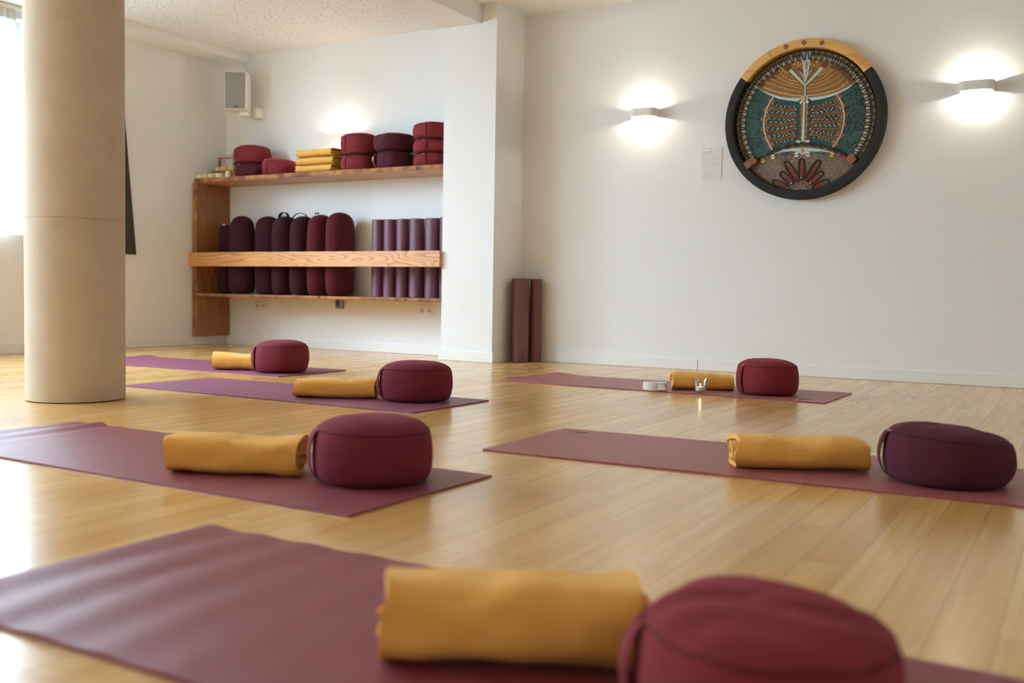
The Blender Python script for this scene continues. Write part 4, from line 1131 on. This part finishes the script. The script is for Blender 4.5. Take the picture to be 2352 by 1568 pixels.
cl = thing('hanging_cloth', 'dark grey cloth hanging on the window wall, showing right of the round column', 'cloth', (XL, 5.27, 0.768))
g = MB(); v = []; f = []; n, m = 40, 26
for lay in (0, 1):
    for j in range(m + 1):
        tz = j/m; z = 1.36*tz
        # slanting right edge; gathers to the hook at the top
        yr = 0.278 - 0.118*(z/1.20) if z < 1.2 else 0.160 - 0.13*((z - 1.2)/0.16)
        yl = -0.26 + 0.22*tz
        for i in range(n + 1):
            u = i/n
            y = yl + (yr - yl)*u
            x = 0.016 + 0.010*sin(u*4*pi + 0.6)*(1 - 0.3*tz) + (0.007 if lay else 0)
            v.append((x, y, z + (0.012*(1 - u) if j == 0 else 0)))
K = (n + 1)*(m + 1)
for j in range(m):
    for i in range(n):
        a = j*(n + 1) + i
        f += [(a, a + n + 1, a + n + 2, a + 1), (K + a, K + a + 1, K + a + n + 2, K + a + n + 1)]
for j in range(m):
    a = j*(n + 1); f.append((a, K + a, K + a + n + 1, a + n + 1))
    a = j*(n + 1) + n; f.append((a, a + n + 1, K + a + n + 1, K + a))
for i in range(n):
    f.append((i, i + 1, K + i + 1, K + i)); a = m*(n + 1) + i; f.append((a, K + a, K + a + 1, a + 1))
g.add(v, f).build('cloth_panel', M['cloth_grey'], cl, smooth=RAD(60))
MB().tube([(0.0005, 0, 1.372), (0.045, 0, 1.372), (0.052, 0, 1.39)], 0.005, 8).build('wall_hook', M['steel'], cl)

# ------------------------------------------------------------------ the big round drum on the wall
dr = thing('ceremonial_drum', 'big round decorated drum in a wood and black rim on the wall', 'drum', (-1.645, YF, 1.65))
def scatter(name, bm_fn, spots, mat, parent):
    """one object per bead (shared mesh); past a hundred the rest become one piece"""
    src = bm_fn(MB(), (0, 0, 0)).build(name, mat, parent)
    src.location = spots[0]
    for p in spots[1:100]:
        c = src.copy(); COL.objects.link(c); c.parent = parent; c.location = p
    if len(spots) > 100:
        g = MB()
        for p in spots[100:]: bm_fn(g, p)
        o = g.build(name, mat, parent); o['kind'] = 'stuff'
pale_spots = []
DC = dict(teal=speckled('teal_drum_skin', rgb(52, 84, 80), rgb(40, 66, 62), 9, 0.8), gold=speckled('golden_bark_panel', rgb(152, 108, 56), rgb(124, 84, 42), 30, 0.8, 0.002),
          rimwood=wood('maple_rim', rgb(222, 170, 96), rgb(200, 144, 74), rgb(140, 90, 44), 'X', rings=4.0, knots=False), black=speckled('black_rim_leather', rgb(34, 32, 30), rgb(27, 25, 24), 30, 0.85, 0.002, 200),
          pale=plain('pale_blue_paint', rgb(184, 208, 202), 0.7), brown=speckled('brown_leather', rgb(146, 94, 56), rgb(124, 76, 42), 40, 0.75), dkbrown=speckled('dark_leather', rgb(112, 72, 40), rgb(94, 58, 32), 40, 0.8),
          bead=plain('gold_bead', rgb(226, 178, 100), 0.45), white=plain('white_bead', rgb(222, 216, 206), 0.5), dot=plain('pale_bead', rgb(186, 214, 208), 0.4), stud=plain('black_stud', rgb(28, 32, 30), 0.5),
          copper=plain('copper_stud', rgb(196, 150, 108), 0.4, 0.4), hide=speckled('grey_brown_hide', rgb(122, 102, 84), rgb(98, 80, 64), 16, 0.85, 0.002), cord=speckled('dark_cord', rgb(58, 46, 36), rgb(44, 35, 28), 60, 0.85),
          red=speckled('red_felt', rgb(140, 38, 34), rgb(118, 28, 28), 40, 0.85), yellow=plain('yellow_band', rgb(176, 128, 58), 0.7), blue=plain('blue_band', rgb(48, 86, 96), 0.7), cream=plain('cream_band', rgb(218, 196, 172), 0.7),
          inside=plain('dark_inside', rgb(52, 38, 28), 0.85), ring=plain('metal_ringlet', rgb(176, 164, 150), 0.3, 0.6), stone=speckled('tan_stone', rgb(196, 150, 106), rgb(178, 130, 88), 30, 0.6),
          green=plain('green_disc', rgb(70, 128, 84), 0.5), dblue=plain('blue_disc', rgb(38, 84, 150), 0.5), dred=plain('red_disc', rgb(180, 46, 38), 0.5), dyel=plain('yellow_disc', rgb(222, 184, 90), 0.5))
AL, AR = DRUM['ang_wl'], DRUM['ang_wr']
BL_, BR_ = DRUM['ang_bl'] + 2*pi, DRUM['ang_br']
Y0 = -0.030                                     # face of the skin
MB().ringsec(0.452, 0.508, -0.078, -0.002, AR, AL, 48, 0.006).build('wooden_rim', DC['rimwood'], dr, smooth=RAD(40))
MB().ringsec(0.452, 0.508, -0.077, -0.002, AL, AR + 2*pi, 96, 0.008).build('black_rim', DC['black'], dr, smooth=RAD(40))
rw = [o for o in dr.children if o.name.startswith('wooden_rim')][0]
for (u, v) in DRUM['rim_dia']:
    r = math.hypot(u, v); a = math.atan2(v, u)
    q = [(0.481*cos(a) + 0.0195*cos(a + k*pi/2), 0.481*sin(a) + 0.0195*sin(a + k*pi/2)) for k in range(4)]
    MB().prism(q, -0.0805, -0.0775).build('diamond_inlay', DC['brown'], rw, smooth=0)
cr = MB()
for a in (2.04,): cr.tube([(r*cos(a + 0.004*sin(r*300)), -0.0775, r*sin(a + 0.004*sin(r*300))) for r in [0.453 + 0.054*i/8 for i in range(9)]], 0.0017, 5)
cr.build('crack', DC['inside'], rw)
MB().prism([(0.450*cos(2*pi*i/96), 0.450*sin(2*pi*i/96)) for i in range(96)], -0.014, -0.004).build('inside_back', DC['inside'], dr, smooth=0)
for nm, r0, r1, y, k in (('yellow_band', 0.424, 0.438, -0.0300, 'yellow'), ('blue_band', 0.408, 0.424, -0.0315, 'blue'), ('cream_band', 0.386, 0.408, -0.0330, 'cream')):
    MB().ringsec(r0, r1, y, -0.0145, BR_, BL_, 96).build(nm, DC[k], dr, smooth=RAD(40))
sk_ = MB().prism([(0.3855*cos(2*pi*i/96), 0.3855*sin(2*pi*i/96)) for i in range(96)], Y0, -0.0145).build('teal_skin', DC['teal'], dr, smooth=0)

def arcpts(r, a0, a1, n): return [(r*cos(a0 + (a1 - a0)*i/n), r*sin(a0 + (a1 - a0)*i/n)) for i in range(n + 1)]
fl0, fl1 = DRUM['fan_low'][0], DRUM['fan_low'][-1]
fan = DRUM['fan_low'] + arcpts(0.3845, math.atan2(fl1[1], fl1[0]), math.atan2(fl0[1], fl0[0]), 30)
fn = MB().prism(fan, Y0 - 0.004, Y0 - 0.0002).build('golden_fan', DC['gold'], dr, smooth=0)
def smooth_line(pts, n):
    out = []
    P = [Vector((a, b, 0)) for a, b in pts]
    m = len(P) - 1
    for i in range(n + 1):
        t = m*i/n; k = min(int(t), m - 1); s = t - k
        p0, p1, p2, p3 = P[max(k - 1, 0)], P[k], P[k + 1], P[min(k + 2, m)]
        q = 0.5*((2*p1) + (p2 - p0)*s + (2*p0 - 5*p1 + 4*p2 - p3)*s*s + (3*p1 - p0 - 3*p2 + p3)*s**3)
        out.append((q.x, q.y))
    return out
def length(p): return sum(math.dist(p[i], p[i + 1]) for i in range(len(p) - 1))
for k, row in enumerate(DRUM['goldrows']):
    big = k % 7 == 0
    L = length(row); sp_ = 0.030 if big else (0.0095 if k % 7 > 3 else 0.0062)
    n = max(3, int(L/sp_)); g = MB(); pts = smooth_line(row, n)
    for i in range(n):
        (x0, z0), (x1, z1) = pts[i], pts[i + 1]
        if big or k % 7 < 4:
            g.tube([(x0 + (x1 - x0)*0.06, Y0 - 0.007, z0 + (z1 - z0)*0.06), (x0 + (x1 - x0)*0.94, Y0 - 0.007, z0 + (z1 - z0)*0.94)], 0.0045 if big else 0.0024, 6)
        else:
            g.sphere(((x0 + x1)/2, Y0 - 0.007, (z0 + z1)/2), 0.0046, 6, 4)
    g.build('bead_row', DC['bead'], fn)
for (u, v) in DRUM['fan_discs']:
    MB().prism([(u + 0.021*cos(k*2*pi/8), v + 0.021*sin(k*2*pi/8)) for k in range(8)], Y0 - 0.0075, Y0 - 0.0042).build('leather_disc', DC['dkbrown'], fn, smooth=0)
scatter('gold_dot', lambda g, p: g.sphere(p, 0.0075, 8, 5, (1, 0.6, 1)), [(u, Y0 - 0.007, v) for u, v in DRUM['fan_dots']], DC['bead'], fn)
for nm, key in (('pale_crescent', 'cresL'), ('pale_crescent', 'cresR'), ('pale_wedge', 'wedge'), ('pale_arm', 'armL'), ('pale_arm', 'armR'), ('pale_stem', 'stem')):
    MB().prism(DRUM[key], Y0 - 0.0085, Y0 - 0.0043).build(nm, DC['pale'], dr, smooth=0)
for i, row in enumerate(DRUM['whitelines']):
    g = MB()
    for (u, v) in smooth_line(row, 16): g.sphere((u + 0.001*sin(v*900), Y0 - 0.0105, v), 0.0034, 6, 4)
    g.build('white_bead_line', DC['white'], dr)
    u, v = DRUM['redtips'][i]
    MB().sphere((u, Y0 - 0.0105, v), 0.0055, 8, 5).build('red_bead', DC['dred'], dr)
sp_ = MB().prism(DRUM['spine'], Y0 - 0.005, Y0 - 0.0002).build('leather_spine', DC['brown'], dr, smooth=0)
MB().prism(DRUM['pale'], Y0 - 0.0085, Y0 - 0.0052).build('pale_line', DC['pale'], sp_, smooth=0)
ds_ = []
s0, s1 = DRUM['spine'][0], DRUM['spine'][3]
for i in range(6):
    t = (i + 0.85)/6.6
    for s in (-1, 1):
        cx = 0.012 - 0.010*t; cz = s0[1] + (s1[1] - s0[1])*t
        ds_.append((cx + s*0.027, Y0 - 0.0045, cz))
        pale_spots.append((cx + s*0.0135, Y0 - 0.0075, cz))
scatter('diamond_trim', lambda g, p: g.box(-0.011, 0, -0.011, 0.011, 0.004, 0.011, Matrix.Rotation(pi/4, 3, 'Y'), p), ds_, DC['dkbrown'], sp_)
for (u, v) in DRUM['sq']:
    MB().box(-0.0075, -0.004, -0.0075, 0.0075, 0, 0.0075, Matrix.Rotation(pi/4, 3, 'Y'), (u, Y0 - 0.006, v)).build('white_square', DC['white'], dr, smooth=0)
for rib, dia in (('ribL', 'diaL'), ('ribR', 'diaR')):
    for k, (u, v) in enumerate(DRUM[dia]):
        a = math.atan2(v + 0.02, u)
        MB().box(-0.021, -0.0035, -0.021, 0.021, -0.0002, 0.021, Matrix.Rotation(pi/4 - a*0.5, 3, 'Y'), (u, Y0, v)).build('leather_diamond', DC['brown'], dr, smooth=0)
    MB().tube([(u, Y0 - 0.0045, v) for u, v in smooth_line(DRUM[rib], 30)], 0.0034, 6).build('white_rib_line', DC['white'], dr)
rnd = random.Random(11)
for row in DRUM['rows']:
    pts = smooth_line(row, 26)
    g = MB()
    for i, (u, v) in enumerate(pts):
        for s in (-1, 0, 1):
            g.sphere((u + rnd.uniform(-0.002, 0.002), Y0 - 0.003 - 0.002*(s == 0), v + s*0.0062 + 0.002*sin(i*1.7)), 0.0056, 6, 4)
        if i % 4 == 1: pale_spots.append((u, Y0 - 0.0035, v + 0.0185))
        if i % 4 == 3: pale_spots.append((u, Y0 - 0.0035, v - 0.0185))
    for k in (0, -1):
        pale_spots.append((pts[k][0] + (0.006 if k else -0.006)*(1 if pts[-1][0] > pts[0][0] else -1), Y0 - 0.0045, pts[k][1]))
    g.build('brown_bead_row', DC['brown'], dr)
scatter('pale_bead', lambda g, p: g.sphere(p, 0.0047, 8, 5), pale_spots, DC['dot'], dr)
# studs scattered on both flanks of the teal skin
blk, cop = [], []
pl = []
def free(u, v, r):
    for a, b in pl:
        if (a - u)**2 + (b - v)**2 < r*r: return False
    pl.append((u, v)); return True
tries = 0; nb = nc = 0
while tries < 6000 and nb < 170:
    tries += 1
    r = rnd.uniform(0.24, 0.372); a = rnd.choice((rnd.uniform(-0.62, 0.50), rnd.uniform(2.70, 3.62)))
    u, v = r*cos(a), r*sin(a)
    if a < 1 and u < 0.272 - 0.8*(v*v): continue
    if a > 1 and u > -0.285 + 0.8*(v*v): continue
    dense = (a < 1 and (v > 0.10 or -0.09 < v < -0.02)) or (a > 1 and v < -0.09)
    if not dense and rnd.random() < 0.62:
        if free(u, v, 0.014) and nc < 70: cop.append((u, Y0 - 0.001, v)); nc += 1
        continue
    if free(u, v, 0.0155): blk.append((u, Y0 - 0.001, v)); nb += 1
scatter('black_stud', lambda g, p: g.sphere(p, 0.0058, 8, 4, (1, 0.7, 1)), blk, DC['stud'], dr)
scatter('copper_stud', lambda g, p: g.sphere(p, 0.0026, 6, 4), cop, DC['copper'], dr)
# lower hide panel, chain, crescent
la0, la1 = DRUM['low_arc'][0], DRUM['low_arc'][-1]
low = smooth_line(DRUM['low_arc'], 40)
a1, a0 = math.atan2(la1[1], la1[0]), math.atan2(la0[1], la0[0])
low_poly = low + arcpts(0.447, a1, a0 if a0 < a1 else a0 - 2*pi, 40)
hd = MB().prism(low_poly, Y0 - 0.006, -0.0145).build('lower_hide', DC['hide'], dr, smooth=0)
ch = MB(); cp = smooth_line(DRUM['chain'], 90)
ch.tube([(u, Y0 - 0.007, v) for u, v in cp], 0.0032, 6)
for i in range(4, 88, 8):
    (u, v), (p, q) = cp[i], cp[i + 2]; a = math.atan2(q - v, p - u)
    ch.tube([(u + 0.017*cos(t)*cos(a) - 0.0105*sin(t)*sin(a), Y0 - 0.008, v + 0.017*cos(t)*sin(a) + 0.0105*sin(t)*cos(a)) for t in [k*2*pi/18 for k in range(18)]], 0.0036, 6, closed=True)
ch.build('cord_chain', DC['cord'], dr)
MB().prism(DRUM['cres_low'], Y0 - 0.010, Y0 - 0.0062).build('pale_crescent', DC['pale'], dr, smooth=0)
for (u, v), k in zip(DRUM['discs'], ('dyel', 'white', 'dblue', 'white', 'white', 'green', 'dyel', 'dred')):
    ds = MB().prism([(u + 0.0150*cos(i*2*pi/20), v + 0.0150*sin(i*2*pi/20)) for i in range(20)], Y0 - 0.0105, Y0 - 0.0062).build('coloured_disc', DC[k], dr, smooth=0)
    a = math.atan2(u, -v) + pi/2*0
    tx_, tz_ = cos(-u*1.6), sin(-u*1.6)
    MB().tube([(u - 0.026*tx_, Y0 - 0.0075, v - 0.026*tz_), (u, Y0 - 0.0125, v), (u + 0.026*tx_, Y0 - 0.0075, v + 0.026*tz_)], 0.0026, 6).build('tie', DC['cord'], ds)
for k, ((x0, z0), (x1, z1)) in enumerate(DRUM['petals']):
    L = math.hypot(x1 - x0, z1 - z0); tx_, tz_ = (x1 - x0)/L, (z1 - z0)/L; nx_, nz_ = -tz_, tx_
    w = 0.0185; loop = []
    for i in range(40):
        t = 2*pi*i/40; c, s = cos(t), sin(t)
        e = math.copysign(abs(c)**0.7, c)*L/2; q = math.copysign(abs(s)**0.75, s)*w
        loop.append(((x0 + x1)/2 + tx_*e + nx_*q, (z0 + z1)/2 + tz_*e + nz_*q))
    pt_ = MB().tube([(u, Y0 - 0.008, v) for u, v in loop], 0.0058, 7, closed=True).build('petal_outline', DC['cord'], dr)
    q = [(x0 + tx_*L*0.15, z0 + tz_*L*0.15)]
    q += [(x0 + tx_*L*0.55 + nx_*0.010, z0 + tz_*L*0.55 + nz_*0.010), (x0 + tx_*L*0.95 + nx_*0.008, z0 + tz_*L*0.95 + nz_*0.008), (x0 + tx_*L*0.95 - nx_*0.008, z0 + tz_*L*0.95 - nz_*0.008), (x0 + tx_*L*0.55 - nx_*0.010, z0 + tz_*L*0.55 - nz_*0.010)]
    MB().prism(q, Y0 - 0.0078, Y0 - 0.0062).build('petal_felt', DC['red'], pt_, smooth=0)
    u, v = DRUM['petbead'][k]
    MB().sphere((u, Y0 - 0.0095, v), 0.0062, 8, 5).build('petal_bead', DC[('ring', 'dblue', 'white', 'dyel', 'green', 'dyel', 'dred')[k]], pt_)
su, sv = DRUM['star'][0]
st = [((0.044 if i % 2 else 0.028)*cos(i*pi/9) + su, (0.044 if i % 2 else 0.028)*sin(i*pi/9)*0.9 + sv) for i in range(10)]
MB().prism(st, Y0 - 0.0085, Y0 - 0.0062).build('red_half_star', DC['red'], dr, smooth=0)
rg = []; cnt = 0
for tries in range(4000):
    if cnt >= 96: break
    u, v = rnd.uniform(-0.36, 0.36), rnd.uniform(-0.44, -0.22)
    r = math.hypot(u, v)
    zl = [q for q in low if abs(q[0] - u) < 0.014]
    if r > 0.43 or not zl or v > min(q[1] for q in zl) - 0.055: continue
    bad = False
    for ((x0, z0), (x1, z1)) in DRUM['petals']:
        L2 = (x1 - x0)**2 + (z1 - z0)**2; t = max(0, min(1, ((u - x0)*(x1 - x0) + (v - z0)*(z1 - z0))/L2))
        if math.hypot(u - x0 - t*(x1 - x0), v - z0 - t*(z1 - z0)) < 0.034: bad = True
    if bad or math.hypot(u - su, v - sv) < 0.05 or not free(u, v, 0.024): continue
    rg.append((u, Y0 - 0.0072, v)); cnt += 1
for k in range(9):
    a = pi*(k % 5)/4 if k < 5 else pi*((k - 5) + 0.5)/4
    r = 0.030 if k < 5 else 0.014
    u, v = su + r*cos(a), sv + r*sin(a) - 0.012
    rg.insert(0, (u, Y0 - 0.010, v))
scatter('metal_ringlet', lambda g, p: g.tube([(p[0] + 0.0060*cos(t), p[1], p[2] + 0.0060*sin(t)) for t in [k*2*pi/12 for k in range(12)]], 0.0017, 5, closed=True), rg, DC['ring'], dr)
for (u, v), w in zip(DRUM['stones'], (0.012, 0.014, 0.011)):
    if w == 0.014: MB().prism([(u + 0.022*cos(i*2*pi/24), v + 0.024*sin(i*2*pi/24)) for i in range(24)], Y0 - 0.0105, Y0 - 0.0086).build('pale_disc', DC['pale'], dr)
    MB().sphere((u, Y0 - 0.0115, v), w, 10, 8, (1, 0.45, 1.45)).build('stone', DC['stone'], dr)
for bi, (u, v) in enumerate(DRUM['blocks']):
    a = math.atan2(v, u)
    bw = 0.021 if bi < 2 else 0.027
    MB().box(-bw, -0.044 + 0.004*bi, -0.023, bw, 0.010, 0.023, Matrix.Rotation(-a, 3, 'Y'), (u, Y0 - 0.004, v)).build('wooden_block', DC['brown'], dr, smooth=0, bevel=0.001)
# dark cord laced between rim and skin
lc = []
n = 46; a0, a1 = BR_ + 0.06, BL_ - 0.06
for i in range(n*10 + 1):
    t = i/10.0; a = a0 + (a1 - a0)*t/n
    s = 0.5 - 0.5*cos(2*pi*t)
    r = 0.448 - 0.070*s**0.8
    lc.append((r*cos(a), -0.038 - 0.018*(1 - s) - 0.006*s, r*sin(a)))
MB().tube(lc, 0.0038, 6).build('lacing_cord', DC['cord'], dr)
